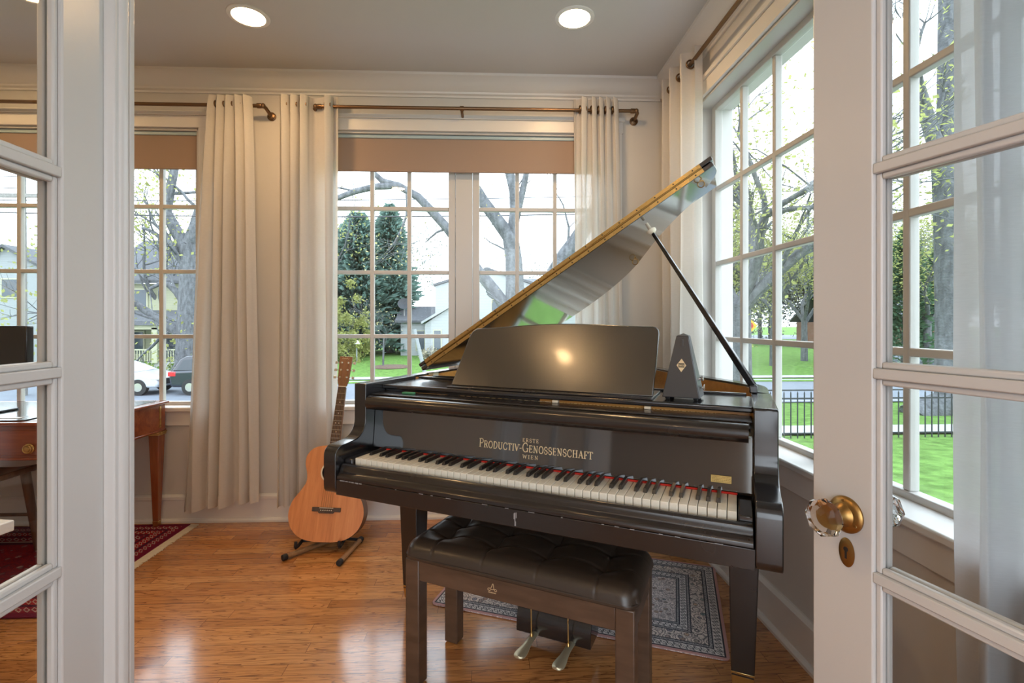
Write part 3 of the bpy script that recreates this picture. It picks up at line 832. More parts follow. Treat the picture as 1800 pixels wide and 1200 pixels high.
# fallboard (slightly hollow) with a rolled nosing above it
def fb(z): return .140 + .012 * math.sin(max(0, min(1, (z - .738) / .15)) * math.pi / 2)
m = MB(); cs = [(fb(.737 + .15 * k / 10), .737 + .15 * k / 10) for k in range(11)]
m.prism(cs + [(.175, .887), (.175, .737)], 'x', -.648, .650)
fbo = m.build('fallboard', M['fallboard'], pn, smooth=30)
m = MB(); cs = [(.155, .930), (.120, .932)]
for k in range(0, 9):
    a = R(90 + 20 * k); cs.append((.114 + .0255 * math.cos(a), .9065 + .0255 * math.sin(a)))
cs += [(.155, .881)]
m.prism(cs, 'x', -.644, .640)
m.build('fallboard_nosing', M['black_flat'], pn, smooth=50)
MB().box(-.648, .650, .128, .21, .9325, .9385).build('nosing_board', M['black_flat'], pn, bevel=.002)
MB().box(.0, .645, .215, .23, .9385, .950).build('action_rail', M['honey'], pn)
MB().box(-.645, -.001, .215, .23, .9385, .950).build('action_rail', M['black'], pn)  # black strip put in for the shade in the gap's left half
m = MB()
for x in (.06, .36): m.box(x - .010, x + .010, .195, .214, .9385, .9475)
m.build('rail_clip', M['cream'], pn, bevel=.002)
MB().box(-.53, -.48, .158, .176, .9385, .946).build('felt_tab', M['green_felt'], pn, bevel=.002)

# lettering: serifed strokes laid on the fallboard
def glyphs():
    S = 1.0
    arc = lambda cx, cy, rx, ry, a0, a1, n=14: [(cx + rx * math.cos(R(a0 + (a1 - a0) * k / n)), cy + ry * math.sin(R(a0 + (a1 - a0) * k / n))) for k in range(n + 1)]
    G = {}
    # (polyline, weight) ; weight 1 = stem, .45 = hair line
    def ser(x, y, w=.16): return ([(x - w, y), (x + w, y)], .45)
    G['P'] = (.62, [([(.16, 0), (.16, 1)], 1), ([(.16, 1), (.34, 1)] + arc(.34, .74, .24, .26, 90, -90) + [(.16, .48)], .75), ser(.16, .02), ser(.12, .98, .12)])
    G['R'] = (.72, [([(.16, 0), (.16, 1)], 1), ([(.16, 1), (.34, 1)] + arc(.34, .75, .22, .25, 90, -90) + [(.16, .5)], .75), ([(.36, .5), (.62, .02)], 1), ser(.16, .02), ser(.12, .98, .12), ser(.64, .02, .09)])
    G['O'] = (.80, [(arc(.40, .5, .32, .5, 0, 360, 28), .85)])
    G['D'] = (.78, [([(.16, 0), (.16, 1)], 1), ([(.08, 1), (.30, 1)] + arc(.30, .5, .38, .5, 90, -90, 18) + [(.08, 0)], .75)])
    G['U'] = (.80, [([(.16, 1), (.16, .3)] + arc(.40, .28, .24, .28, 180, 360) + [(.64, 1)], .8), ser(.16, .98), ser(.64, .98)])
    G['C'] = (.74, [(arc(.42, .5, .34, .5, 48, 312, 22), .8), ([(.65, .88), (.66, .66)], .5), ([(.65, .12), (.66, .3)], .5)])
    G['T'] = (.70, [([(.35, 0), (.35, 1)], 1), ([(.04, .98), (.66, .98)], .5), ([(.05, .98), (.04, .76)], .5), ([(.65, .98), (.66, .76)], .5), ser(.35, .02)])
    G['I'] = (.36, [([(.18, 0), (.18, 1)], 1), ser(.18, .98), ser(.18, .02)])
    G['V'] = (.74, [([(.10, 1), (.37, 0)], 1), ([(.37, 0), (.64, 1)], .5), ser(.10, .98, .12), ser(.64, .98, .12)])
    G['W'] = (1.04, [([(.10, 1), (.30, 0)], 1), ([(.30, 0), (.52, .9)], .5), ([(.52, .9), (.72, 0)], 1), ([(.72, 0), (.94, 1)], .5), ser(.10, .98, .11), ser(.94, .98, .11)])
    G['-'] = (.42, [([(.06, .42), (.36, .46)], .8), ([(.0, .86), (.06, .98)], .6)])
    G['G'] = (.80, [(arc(.42, .5, .34, .5, 48, 340, 24), .85), ([(.70, .02), (.70, .42)], .9), ser(.68, .42, .14), ([(.66, .88), (.67, .68)], .5)])
    G['E'] = (.64, [([(.16, 0), (.16, 1)], 1), ([(.06, .98), (.54, .98), (.56, .78)], .5), ([(.16, .5), (.44, .5)], .5), ([(.44, .40), (.44, .60)], .45), ([(.06, .02), (.56, .02), (.58, .24)], .5)])
    G['N'] = (.84, [([(.18, 0), (.18, 1)], .55), ([(.14, 1), (.66, 0)], 1), ([(.66, 0), (.66, 1)], .55), ser(.18, .02, .13), ser(.66, .98, .13), ser(.12, .98, .1)])
    G['S'] = (.62, [(arc(.31, .74, .22, .25, 40, 270, 16) + arc(.31, .25, .23, .25, 90, -140, 16), .8), ([(.52, .84), (.54, .68)], .5), ([(.08, .14), (.07, .34)], .5)])
    G['H'] = (.84, [([(.18, 0), (.18, 1)], 1), ([(.66, 0), (.66, 1)], 1), ([(.18, .5), (.66, .5)], .5), ser(.18, .02), ser(.18, .98), ser(.66, .02), ser(.66, .98)])
    G['A'] = (.78, [([(.12, 0), (.39, 1)], .5), ([(.39, 1), (.66, 0)], 1), ([(.22, .34), (.57, .34)], .5), ser(.12, .02, .12), ser(.66, .02, .12)])
    G['F'] = (.60, [([(.16, 0), (.16, 1)], 1), ([(.06, .98), (.54, .98), (.56, .76)], .5), ([(.16, .5), (.42, .5)], .5), ([(.42, .40), (.42, .60)], .45), ser(.16, .02)])
    return G
GL = glyphs()
def ribbon(m, pts, w, fn):
    """a flat stroke of width w along 2-D points, mapped to space by fn(x, y, depth)"""
    L = []; Rr = []
    closed = (abs(pts[0][0] - pts[-1][0]) + abs(pts[0][1] - pts[-1][1])) < 1e-6
    for i, p in enumerate(pts):
        a = pts[i - 1] if i > 0 else (pts[-2] if closed else p); b = pts[i + 1] if i < len(pts) - 1 else (pts[1] if closed else p)
        dx, dy = b[0] - a[0], b[1] - a[1]; l = math.hypot(dx, dy) or 1
        nx, ny = -dy / l * w / 2, dx / l * w / 2
        L.append((p[0] + nx, p[1] + ny)); Rr.append((p[0] - nx, p[1] - ny))
    n = len(pts)
    vs = [fn(*q, 1) for q in L] + [fn(*q, 1) for q in Rr] + [fn(*q, 0) for q in L] + [fn(*q, 0) for q in Rr]
    fs = []
    for i in range(n - 1):
        fs += [(i, i + 1, n + i + 1, n + i), (2 * n + i, 3 * n + i, 3 * n + i + 1, 2 * n + i + 1), (i, 2 * n + i, 2 * n + i + 1, i + 1), (n + i, n + i + 1, 3 * n + i + 1, 3 * n + i)]
    fs += [(0, n, 3 * n, 2 * n), (n - 1, 3 * n - 1, 4 * n - 1, 2 * n - 1)]
    m.add(vs, fs)
def write(m, text, x0, x1, z0, hs, stem, place, track=.06):
    """text between x0 and x1; hs: height per character"""
    tot = sum(GL[c][0] * h for c, h in zip(text, hs)) + track * sum(hs)
    k = (x1 - x0) / tot; x = x0
    for c, h in zip(text, hs):
        for pts, w in GL[c][1]:
            ribbon(m, [(x + p[0] * h * k, z0 + p[1] * h) for p in pts], stem * w, place)
        x += (GL[c][0] + track) * h * k
put = lambda x, z, d: (x, fb(z) - .0002 - .0004 * d, z)
m = MB()
main = 'PRODUCTIV-GENOSSENSCHAFT'
hm = [.0285 if (c == 'P' and i == 0) or c == 'G' else .0225 for i, c in enumerate(main)]
write(m, main, -.197, .204, .7795, hm, .0034, put)
write(m, 'ERSTE', -.036, .024, .8115, [.0115] * 5, .0018, put, .2)
write(m, 'WIEN', -.034, .025, .7585, [.0120] * 4, .0018, put, .2)
m.build('gilt_lettering', M['gold_paint'], fbo)
m = MB().box(.544, .598, .1405, .1440, .7565, .7770)
pl = m.build('name_plate', M['plate_gold'], fbo, bevel=.0008)
m = MB(); rr = random.Random(3)
for r_ in range(4):
    x = .5475
    while x < .5945:
        l = rr.uniform(.0015, .0045); m.box(x, min(x + l, .595), .1402, .1406, .7725 - r_ * .0042, .7742 - r_ * .0042); x += l + .0012
m.build('engraving', M['brass_dark'], pl)
# bare scuffs on the key bed: a run of chips along its top edge and a pale drip mark
m = MB(); rr = random.Random(9); x = -.632
while x < -.545:
    l = rr.uniform(.004, .012); m.box(x, x + l, -.0532, -.0515, .6632 - rr.uniform(.0006, .0022), .6648); x += l + rr.uniform(.001, .006)
x = -.40
while x < .60:
    l = rr.uniform(.003, .02); m.box(x, x + l, -.0531, -.0515, .6634 - rr.uniform(.0, .0008), .6644); x += l + rr.uniform(.02, .12)
for (x, z0, z1, wd) in ((.025, .622, .655, .0014), (.022, .636, .653, .0010), (.029, .640, .656, .0010), (.026, .617, .630, .0024)):
    m.box(x - wd, x + wd, -.0526, -.0515, z0, z1)
m.build('scuff_mark', M['scuff'], pn)
# shelf under the music desk, the desk, side blocks
m = MB(); m.prism([(.20, .948), (.196, .951), (.196, .961), (.20, .965), (.43, .965), (.43, .948)], 'x', -.649, .652)
m.build('music_shelf', M['black'], pn, bevel=.0015)
MB().box(-.365, .372, .205, .40, .9655, .972).build('desk_slide', M['black_flat'], pn, bevel=.002)
def desk_outline():
    top = []
    for k in range(25):
        t = k / 24; u = -.312 + .662 * t
        top.append((u, 1.178 + .014 * math.sin(math.pi * t) ** 1.5 + .010 * t + .004))
    pts = [(-.366, .972), (.370, .972)]
    rc = .022
    pts += [(.376, 1.160)] + [(.376 - rc + rc * math.cos(R(a)), 1.170 + rc * math.sin(R(a))) for a in (0, 30, 60, 90)]
    pts += top[::-1][1:]
    pts += [(-.318, 1.178), (-.328, 1.170), (-.335, 1.155)]
    return pts
ol = desk_outline(); m = MB()
lean = lambda z: .240 + (z - .972) * .49
n = len(ol); vs = [(u, lean(z), z) for u, z in ol] + [(u, lean(z) + .013, z) for u, z in ol]
m.add(vs, [tuple(range(n)), tuple(range(2 * n - 1, n - 1, -1))] + [(i, n + i, n + (i + 1) % n, (i + 1) % n) for i in range(n)])
m.build('music_desk', M['desk_black'], pn, bevel=.003)
MB().box(.648, .672, .405, .445, .9785, 1.003).build('prop_block', M['black'], pn, bevel=.003)

# lid: main board and the front flap folded back over it, hinged along the bass side
HU, HZ, AL = -.672, .990, R(32.2)
def LD(s, w, t): return (HU + s * math.cos(AL) - t * math.sin(AL), w, HZ + s * math.sin(AL) + t * math.cos(AL))
WF = .50
lid_out = [(0, WF)] + smooth_curve([(1.432, WF), (1.438, .60), (1.405, .685), (1.33, .775), (1.22, .87), (1.12, .99), (1.03, 1.13), (.93, 1.27), (.79, 1.385), (.62, 1.45), (.42, 1.46), (.22, 1.40), (.07, 1.27), (0, 1.10)], 5)
n = len(lid_out); m = MB()
m.add([LD(s, w, 0) for s, w in lid_out] + [LD(s, w, .017) for s, w in lid_out], [tuple(range(n - 1, -1, -1)), tuple(range(n, 2 * n))] + [(i, (i + 1) % n, n + (i + 1) % n, n + i) for i in range(n)])
lid = m.build('lid', M['lid_black'], pn, bevel=.003)
m = MB(); fl = [(-.004, WF + .002), (1.440, WF + .002), (1.440, WF + .385), (-.004, WF + .385)]
m.add([LD(s, w, .021) for s, w in fl] + [LD(s, w, .037) for s, w in fl], [(3, 2, 1, 0), (4, 5, 6, 7)] + [(i, (i + 1) % 4, 4 + (i + 1) % 4, 4 + i) for i in range(4)])
m.build('lid_flap', M['lid_black'], pn, bevel=.003)
for (t0, t1) in ((.0015, .0155), (.0225, .0355)):
    m = MB(); s0, s1 = .035, 1.395
    vs = [LD(s, w, t) for w in (WF - .002, WF + .003) for s, t in ((s0, t0), (s1, t0), (s1, t1), (s0, t1))]
    m.add(vs, [(0, 1, 2, 3), (7, 6, 5, 4), (0, 4, 5, 1), (1, 5, 6, 2), (2, 6, 7, 3), (3, 7, 4, 0)])
    h = m.build('piano_hinge_leaf', M['brass'], lid)
    m = MB()
    for k in range(18):
        s = s0 + .03 + (s1 - s0 - .06) * k / 17
        m.lathe([(0, 0), (.0028, 0), (.0022, .0012), (0, .0014)], LD(s, WF - .002, (t0 + t1) / 2), (0, -1, 0), 8)
    m.build('hinge_screw', M['dark'], h)
MB().tube([LD(.035, WF - .002, .019), LD(1.395, WF - .002, .019)], .0026, 8).build('hinge_knuckle', M['brass_dark'], lid, smooth=60)
def lid_ring(s, w, rad, nm='lid_ring'):
    m = MB(); c = LD(s, w, -.001)
    m.box(c[0] - .009, c[0] + .009, w - .006, w + .006, c[2] - .003, c[2] + .001)
    m.tube([(c[0] + rad * math.sin(a), w, c[2] - rad + rad * math.cos(a)) for a in [2 * math.pi * k / 16 for k in range(17)]], .002, 6, caps=False)
    m.build(nm, M['brass_dark'], lid, smooth=50)
lid_ring(1.375, .57, .012); lid_ring(.985, 1.08, .014)
pt = Vector(LD(1.135, .60, -.004)); pb = Vector((.660, .425, .998))
d = (pt - pb).normalized()
m = MB(); s = d.cross(Vector((0, 0, 1))).normalized() * .008; t = s.cross(d).normalized() * .011
q = [pb - s - t, pb + s - t, pb + s + t, pb - s + t]; e = pt - d * .055
m.hexa(q, [e - s * .6 - t * .55, e + s * .6 - t * .55, e + s * .6 + t * .55, e - s * .6 + t * .55])
pr = m.build('lid_prop', M['black'], pn, bevel=.002)
MB().lathe([(0, 0), (.010, 0), (.018, .008), (.019, .014), (.010, .018), (.007, .024), (.006, .050), (0, .052)], e, d, 20).build('prop_cap', M['cream'], pr, smooth=50)
# lid hinge plate on the bass rim
m = MB(); m.box(-.668, -.628, .525, .56, ZT - .001, ZT + .002); m.box(-.656, -.628, .525, .565, .935, ZT + .002)
m.build('lid_hinge', M['pale_brass'], pn, bevel=.001)
MB().box(-.60, -.38, .47, .49, ZT - .016, ZT - .004).build('damper_rail', M['black_flat'], pn)
MB().box(-.655, .64, .44, .46, .93, .972).build('belly_rail', M['black'], pn, bevel=.002)
m = MB()
for u, w in ((.33, 1.055), (.40, .93)): m.lathe([(0, 0), (.006, 0), (.006, .012), (.003, .02), (0, .02)], (u, w, .93), (-.5, -.8, 0), 10)
m.build('rim_knob', M['brass'], pn, smooth=40)

# legs with brass ferrules and castors
def leg(cx, cy):
    m = MB(); a, b = .047, .034; tx = .004 * (1 if cx > 0 else -1)
    m.hexa([(cx - b, cy - b, .085), (cx + b, cy - b, .085), (cx + b, cy + b, .085), (cx - b, cy + b, .085)], [(cx - a + tx, cy - a, .613), (cx + a + tx, cy - a, .613), (cx + a + tx, cy + a, .613), (cx - a + tx, cy + a, .613)])
    o = m.build('leg', M['black_flat'], pn, bevel=.003)
    b += .001
    m = MB().hexa([(cx - b + .006, cy - b + .006, .045), (cx + b - .006, cy - b + .006, .045), (cx + b - .006, cy + b - .006, .045), (cx - b + .006, cy + b - .006, .045)], [(cx - b, cy - b, .100), (cx + b, cy - b, .100), (cx + b, cy + b, .100), (cx - b, cy + b, .100)])
    m.build('ferrule', M['brass'], o, bevel=.002)
    m = MB()
    m.lathe([(0, -.011), (.022, -.011), (.026, -.008), (.026, .008), (.022, .011), (0, .011)], (cx + .008, cy - .012, .026), (.9, .35, 0), 24)
    m.box(cx - .012, cx + .012, cy - .014, cy + .014, .030, .05)
    m.build('castor', M['brass'], o, smooth=35)
leg(.628, .395); leg(-.640, .395); leg(-.20, 1.20)
# pedal lyre
m = MB(); cs = [(.338, .055), (.338, .076)]
for k in range(1, 9):
    a = R(180 - 11 * k); cs.append((.404 + .066 * math.cos(a), .076 + .092 * math.sin(a)))
cs += [(.44, .165), (.445, .055)]
m.prism(cs, 'x', -.142, .143)
ly = m.build('pedal_box', M['black'], pn, bevel=.002, smooth=50)
for x in (-.055, .055): MB().tube([(x, .42, .15), (x * 1.35, .43, .40), (x * 1.1, .43, .614)], [.016, .021, .018], 12).build('lyre_post', M['black'], pn, smooth=50)
for x in (-.066, .074):
    m = MB(); n = 14
    pr_ = [(.340, .013, .064), (.318, .0125, .063), (.296, .0125, .060), (.272, .0145, .056), (.250, .019, .053), (.232, .0215, .051), (.218, .020, .050), (.209, .013, .050), (.2065, .004, .050)]
    vs = []
    for (y, h, z) in pr_:
        for k in range(9):
            t = -1 + 2 * k / 8; vs.append((x + t * h - (.340 - y) * .10, y, z + .0050 * (1 - t * t)))
        for k in range(9):
            t = 1 - 2 * k / 8; vs.append((x + t * h - (.340 - y) * .10, y, z - .004))
    w = 18
    m.add(vs, [(i * w + k, i * w + (k + 1) % w, (i + 1) * w + (k + 1) % w, (i + 1) * w + k) for i in range(len(pr_) - 1) for k in range(w)] + [tuple(range(w)), tuple(range(w * (len(pr_) - 1), w * len(pr_)))])
    pd = m.build('pedal', M['pale_brass'], pn, smooth=50)
    m = MB().tube([(x - .004, .312, .066), (x - .010, .318, .30), (x - .010, .32, .614)], .0026, 8)
    m.lathe([(0, 0), (.006, 0), (.006, .010), (.003, .014), (0, .014)], (x - .004, .312, .064), n=10)
    m.build('pedal_rod', M['brass'], pd, smooth=50)
# ------------------------------------------------------------------ bench
bn = empty('piano_bench', (.0675 + (-.018) * math.cos(R(26.5)) + .143 * math.sin(R(26.5)), 1.506 + .018 * math.sin(R(26.5)) + .143 * math.cos(R(26.5)), 0), R(-26.8))
tag(bn, 'dark brown bench with a buttoned black leather seat in front of the piano', 'bench')
BX, BY = .388, .157
buttons = [(-.27 + .18 * i, y) for i in range(4) for y in (-.042, .062)]
def seat_z(x, y):
    ex = max(0, (abs(x) - (BX - .05)) / .05); ey = max(0, (abs(y) - (BY - .055)) / .055)
    e = min(1, math.hypot(ex, ey))
    z = .436 + .048 * math.sqrt(max(0, 1 - e * e)) * (1 if e < 1 else 0) + .004 * (1 - (x / BX) ** 2)
    dip = 0
    for bx_, by_ in buttons:
        q = ((x - bx_) ** 2 + (y - by_) ** 2)
        dip += .016 * math.exp(-q / .0012) + .004 * math.exp(-q / .008)
    for by_ in (-.042, .062): dip += .006 * math.exp(-((y - by_) / .005) ** 2) * (1 - e)
    for i in range(4):
        bx_ = -.27 + .18 * i
        dip += .0055 * math.exp(-((x - bx_) / .0042) ** 2)
    return z - dip * (1 - .5 * e)
m = MB(); NX, NY = 260, 110
def warp(t, n=1.0): return math.sin((t - .5) * math.pi * .94) / math.sin(.5 * math.pi * .94)
def round_in(x, y, r=.045):
    dx, dy = abs(x) - (BX - r), abs(y) - (BY - r)
    if dx > 0 and dy > 0:
        k = max(dx, dy) / math.hypot(dx, dy)
        x = math.copysign(BX - r + dx * k, x); y = math.copysign(BY - r + dy * k, y)
    return x, y
m.grid(lambda u, v: (lambda p: (p[0], p[1], seat_z(*p)))(round_in(BX * (2 * u - 1), BY * (2 * v - 1))), NX, NY)
st = m.build('seat_cushion', M['leather'], bn, smooth=60)
m = MB()
rim_ = [(-BX, -BY), (BX, -BY), (BX, BY), (-BX, BY)]
m.prism([(BX - .003 - .040 + .040 * math.cos(R(a)), BY - .003 - .040 + .040 * math.sin(R(a))) for a in range(0, 91, 10)] + [(-(BX - .043) + .040 * math.cos(R(a)), BY - .043 + .040 * math.sin(R(a))) for a in range(90, 181, 10)] + [(-(BX - .043) + .040 * math.cos(R(a)), -(BY - .043) + .040 * math.sin(R(a))) for a in range(180, 271, 10)] + [(BX - .043 + .040 * math.cos(R(a)), -(BY - .043) + .040 * math.sin(R(a))) for a in range(270, 361, 10)], 'z', .4225, .4365)
m.build('seat_edge', M['leather'], st, bevel=.004, smooth=50)
for bx_, by_ in buttons:
    MB().lathe([(.0, 0), (.007, 0), (.0062, .002), (.003, .0032), (0, .0035)], (bx_, by_, seat_z(bx_, by_) - .0005), n=14).build('button', M['leather'], st, smooth=60)
ap = MB().box(-BX + .064, BX - .064, -BY + .012, -BY + .030, .356, .4225).build('front_apron', M['bench_wood'], bn, bevel=.002)
MB().box(-BX + .064, BX - .064, BY - .030, BY - .012, .356, .4225).build('rear_apron', M['bench_wood'], bn, bevel=.002)
for sx in (-1, 1):
    a, b = sorted((sx * (BX - .012), sx * (BX - .030)))
    MB().box(a, b, -BY + .064, BY - .064, .356, .4225).build('side_apron', M['bench_wood'], bn, bevel=.002)
    for sy in (-1, 1):
        a, b = sorted((sx * (BX - .010), sx * (BX - .064))); c, d_ = sorted((sy * (BY - .010), sy * (BY - .060)))
        MB().box(a, b, c, d_, .004, .4225).build('leg', M['bench_wood'], bn, bevel=.004)
# gilt maker's mark on the apron: a looped capital A over a tiny word
m = MB()
q = lambda x, z: (x - .055, -BY + .0115, .388 + z)
A1 = [(-.003, -.001), (-.008, -.0055), (-.0135, -.005), (-.0145, -.001), (-.011, .0015), (-.006, .001), (-.002, .007), (.0005, .0135), (.0025, .0165), (.0045, .0125), (.0055, .005), (.008, -.003), (.0125, -.0055), (.0155, -.003), (.0135, .0005), (.008, .0005), (.002, -.0015), (-.003, -.001)]
A1 = smooth_curve(A1, 5)
ribbon(m, A1, .0016, lambda x, z, d: (x - .055, -BY + .0121 - .0006 * d, .388 + z))
rr = random.Random(5); x = -.013
while x < .013:
    m.box(x - .055, x - .055 + .0019, -BY + .0113, -BY + .0121, .388 - .0125, .388 - .0095); x += .0030
m.build('gilt_emblem', M['gold_paint'], ap)

# ------------------------------------------------------------------ metronome
mt = empty('metronome', (0, 0, .9655), R(-26.5 - 3))
cu, cw = .456, .298
mt.location = (.0675 + cu * math.cos(R(26.5)) + cw * math.sin(R(26.5)), 1.506 - cu * math.sin(R(26.5)) + cw * math.cos(R(26.5)), .9655)
tag(mt, 'dark grey pyramid metronome standing on the piano beside the music desk', 'metronome')
m = MB(); Z0, Z1 = .008, .198
b = .056; t = .0185
m.hexa([(-b, -b, Z0), (b, -b, Z0), (b, b, Z0), (-b, b, Z0)], [(-t, -t, Z1), (t, -t, Z1), (t, t, Z1), (-t, t, Z1)])
m.add([(-t, -t, Z1), (t, -t, Z1), (t, t, Z1), (-t, t, Z1), (0, 0, Z1 + .008)], [(0, 1, 4), (1, 2, 4), (2, 3, 4), (3, 0, 4)])
m.build('case', M['metronome'], mt, bevel=.0015)
slope = (b - t) / (Z1 - Z0)
ty = lambda z, off: -b + slope * (z - Z0) - off
def front_panel(m, x0b, x1b, z0, x0t, x1t, z1, off0, off1):
    m.hexa([(x0b, ty(z0, off1), z0), (x1b, ty(z0, off1), z0), (x1b, ty(z0, off0), z0), (x0b, ty(z0, off0), z0)], [(x0t, ty(z1, off1), z1), (x1t, ty(z1, off1), z1), (x1t, ty(z1, off0), z1), (x0t, ty(z1, off0), z1)])
m = MB(); hb = lambda z: b - slope * (z - Z0) - .002
front_panel(m, -hb(Z0 + .002), hb(Z0 + .002), Z0 + .002, -hb(Z1 - .006), hb(Z1 - .006), Z1 - .006, -.001, .0035)
cov = m.build('front_cover', M['metronome'], mt, bevel=.0012)
m = MB(); front_panel(m, -.0035, .0035, .166, -.0035, .0035, .187, .003, .0065)
m.build('catch', M['metronome'], cov, bevel=.0008)
m = MB(); zc = .107
dm = [(0, -.0205), (.0145, 0), (0, .0205), (-.0145, 0)]
m.add([(x, ty(zc + z, .0045), zc + z) for x, z in dm] + [(x, ty(zc + z, .003), zc + z) for x, z in dm], [(0, 1, 2, 3), (7, 6, 5, 4)] + [(i, (i + 1) % 4, 4 + (i + 1) % 4, 4 + i) for i in range(4)])
bd = m.build('diamond_badge', M['gold_paint'], cov)
m = MB()
for z0, z1 in ((.0030, .0062), (-.0062, -.0030)):
    wx = .0145 * (1 - abs((z0 + z1) / 2) / .0205) - .0022
    m.add([(x, ty(zc + z, .0049), zc + z) for x, z in ((-wx, z0), (wx, z0), (wx, z1), (-wx, z1))] + [(x, ty(zc + z, .0045), zc + z) for x, z in ((-wx, z0), (wx, z0), (wx, z1), (-wx, z1))], [(0, 1, 2, 3), (7, 6, 5, 4), (0, 4, 5, 1), (1, 5, 6, 2), (2, 6, 7, 3), (3, 7, 4, 0)])
write(m, 'WITTNER', -.0095, .0095, zc - .0022, [.0044] * 7, .0008, lambda x, z, d: (x, ty(z, .0045 + .0004 * d), z), .1)
m.build('badge_lettering', M['dark'], bd)
m = MB()
for x, y in ((-.042, -.042), (.042, -.042), (.042, .042), (-.042, .042)): m.lathe([(0, 0), (.0045, 0), (.007, .003), (.007, .009), (0, .009)], (x, y, 0), n=14)
m.build('foot', M['rubber'], mt, smooth=40)
m = MB(); xs_ = lambda z: b - slope * (z - Z0)
m.lathe([(0, 0), (.0045, 0), (.004, .006), (.0075, .009), (.0075, .013), (0, .015)], (xs_(.062), .01, .062), (1, 0, .2), 14)
m.build('adjusting_knob', M['steel'], mt, smooth=40)
m = MB(); m.lathe([(0, 0), (.003, 0), (.003, .012), (0, .012)], (xs_(.036), .0, .036), (1, 0, .2), 10)
m.box(xs_(.036) + .010, xs_(.036) + .013, -.011, .011, .030, .046)
m.build('winding_key', M['steel'], mt, bevel=.001)
# ------------------------------------------------------------------ guitar on its stand
gt = empty('acoustic_guitar', (-.885, 2.655, .058))
gt.rotation_euler = (R(-15.2), R(3.0), 0)
tag(gt, 'mahogany acoustic guitar leaning on a stand left of the piano', 'guitar')
half = smooth_curve([(0, 0), (.06, .002), (.125, .020), (.175, .065), (.196, .130), (.185, .195), (.150, .250), (.126, .295), (.128, .340), (.143, .390), (.140, .435), (.110, .472), (.06, .488), (0, .492)], 5)
body = half + [(-x, z) for x, z in half[::-1][1:-1]]
GD = .098
n = len(body)
m = MB()
m.add([(x, 0, z) for x, z in body] + [(x, GD, z) for x, z in body], [(i, (i + 1) % n, n + (i + 1) % n, n + i) for i in range(n)] + [tuple(range(2 * n - 1, n - 1, -1))])
m.build('body_side', M['guitar_side'], gt, smooth=40)
# top plate with a round sound hole
hc = (0, .352); hr = .050
def top_ring(k, rad): 
    a = math.atan2(body[k][1] - hc[1], body[k][0]); return (hc[0] + rad * math.cos(a), hc[1] + rad * math.sin(a))
m = MB()
vs = [(x, -.002, z) for x, z in body] + [(*[top_ring(k, hr)[0]], -.002, top_ring(k, hr)[1]) for k in range(n)] + [(x, .001, z) for x, z in body]
m.add(vs, [(i, (i + 1) % n, n + (i + 1) % n, n + i) for i in range(n)] + [(i, 2 * n + i, 2 * n + (i + 1) % n, (i + 1) % n) for i in range(n)])
m.build('soundboard', M['guitar_top'], gt)
m = MB()
for r0, r1 in ((hr - .001, hr + .0065),):
    m.add([(hc[0] + r * math.cos(2 * math.pi * k / 48), -.0028, hc[1] + r * math.sin(2 * math.pi * k / 48)) for r in (r0, r1) for k in range(48)], [(k, (k + 1) % 48, 48 + (k + 1) % 48, 48 + k) for k in range(48)])
m.build('rosette', M['cream'], gt)
m = MB().lathe([(0, 0), (hr + .012, 0), (hr + .012, .02), (0, .02)], (hc[0], .05, hc[1]), (0, 1, 0), 32)  # dark disc inside the body, standing for the shade in the sound hole
m.build('soundhole_shade_disc', M['dark'], gt)
gt.children[-1].name = 'soundhole_shade'
NZ = .812
m = MB().hexa([(-.028, -.010, .372), (.028, -.010, .372), (.028, .008, .372), (-.028, .008, .372)], [(-.022, -.010, NZ), (.022, -.010, NZ), (.022, .010, NZ), (-.022, .010, NZ)])
nk = m.build('neck', M['guitar_neck'], gt, bevel=.004)
wf = lambda z: .0275 + (z - .372) * (.0215 - .0275) / (NZ - .372)
m = MB().hexa([(-.0275, -.014, .372), (.0275, -.014, .372), (.0275, -.009, .372), (-.0275, -.009, .372)], [(-.0215, -.014, NZ), (.0215, -.014, NZ), (.0215, -.009, NZ), (-.0215, -.009, NZ)])
fbd = m.build('fretboard', M['fretboard'], nk, bevel=.001)
SC = .640; m = MB(); d = MB()
fz = [NZ - SC * (1 - 2 ** (-k / 12)) for k in range(0, 21)]
for k in range(1, 19):
    if fz[k] > .374: m.box(-wf(fz[k]), wf(fz[k]), -.0156, -.0138, fz[k] - .0009, fz[k] + .0009)
m.build('fret', M['steel'], fbd)
for k in (3, 5, 7, 9, 12, 15):
    zz = (fz[k] + fz[k - 1]) / 2
    for x in ((-.009, .009) if k in (7, 12) else (0,)):
        d.lathe([(0, 0), (.0024, 0), (.0024, .0012), (0, .0012)], (x, -.0150, zz), (0, 1, 0), 10)
d.build('position_dot', M['cream'], fbd)
MB().box(-.022, .022, -.0165, -.008, NZ, NZ + .005).build('nut', M['cream'], nk)
m = MB()
hd = [(-.022, NZ + .005), (.022, NZ + .005), (.031, NZ + .035), (.037, NZ + .175), (-.035, NZ + .175), (-.031, NZ + .035)]
m.prism([(x, z) for x, z in hd], 'y', -.009, .006)
hs = m.build('headstock', M['guitar_neck'], nk, bevel=.002)
m = MB(); tn = MB()
for k in range(3):
    z = NZ + .055 + .042 * k
    for sx in (-1, 1):
        m.tube([(sx * .018, -.009, z), (sx * .018, -.019, z)], .0032, 8)
        m.lathe([(0, 0), (.006, 0), (.006, .0015), (0, .0015)], (sx * .018, -.0105, z), (0, 1, 0), 10)
        t = MB().tube([(sx * .030, .002, z), (sx * .046, .002, z)], .0025, 8)
        t.box(*sorted((sx * .044, sx * .058)), -.002, .006, z - .007, z + .007)
        t.build('tuning_peg', M['steel'], hs, bevel=.002)
m.build('string_post', M['steel'], hs)
m = MB()
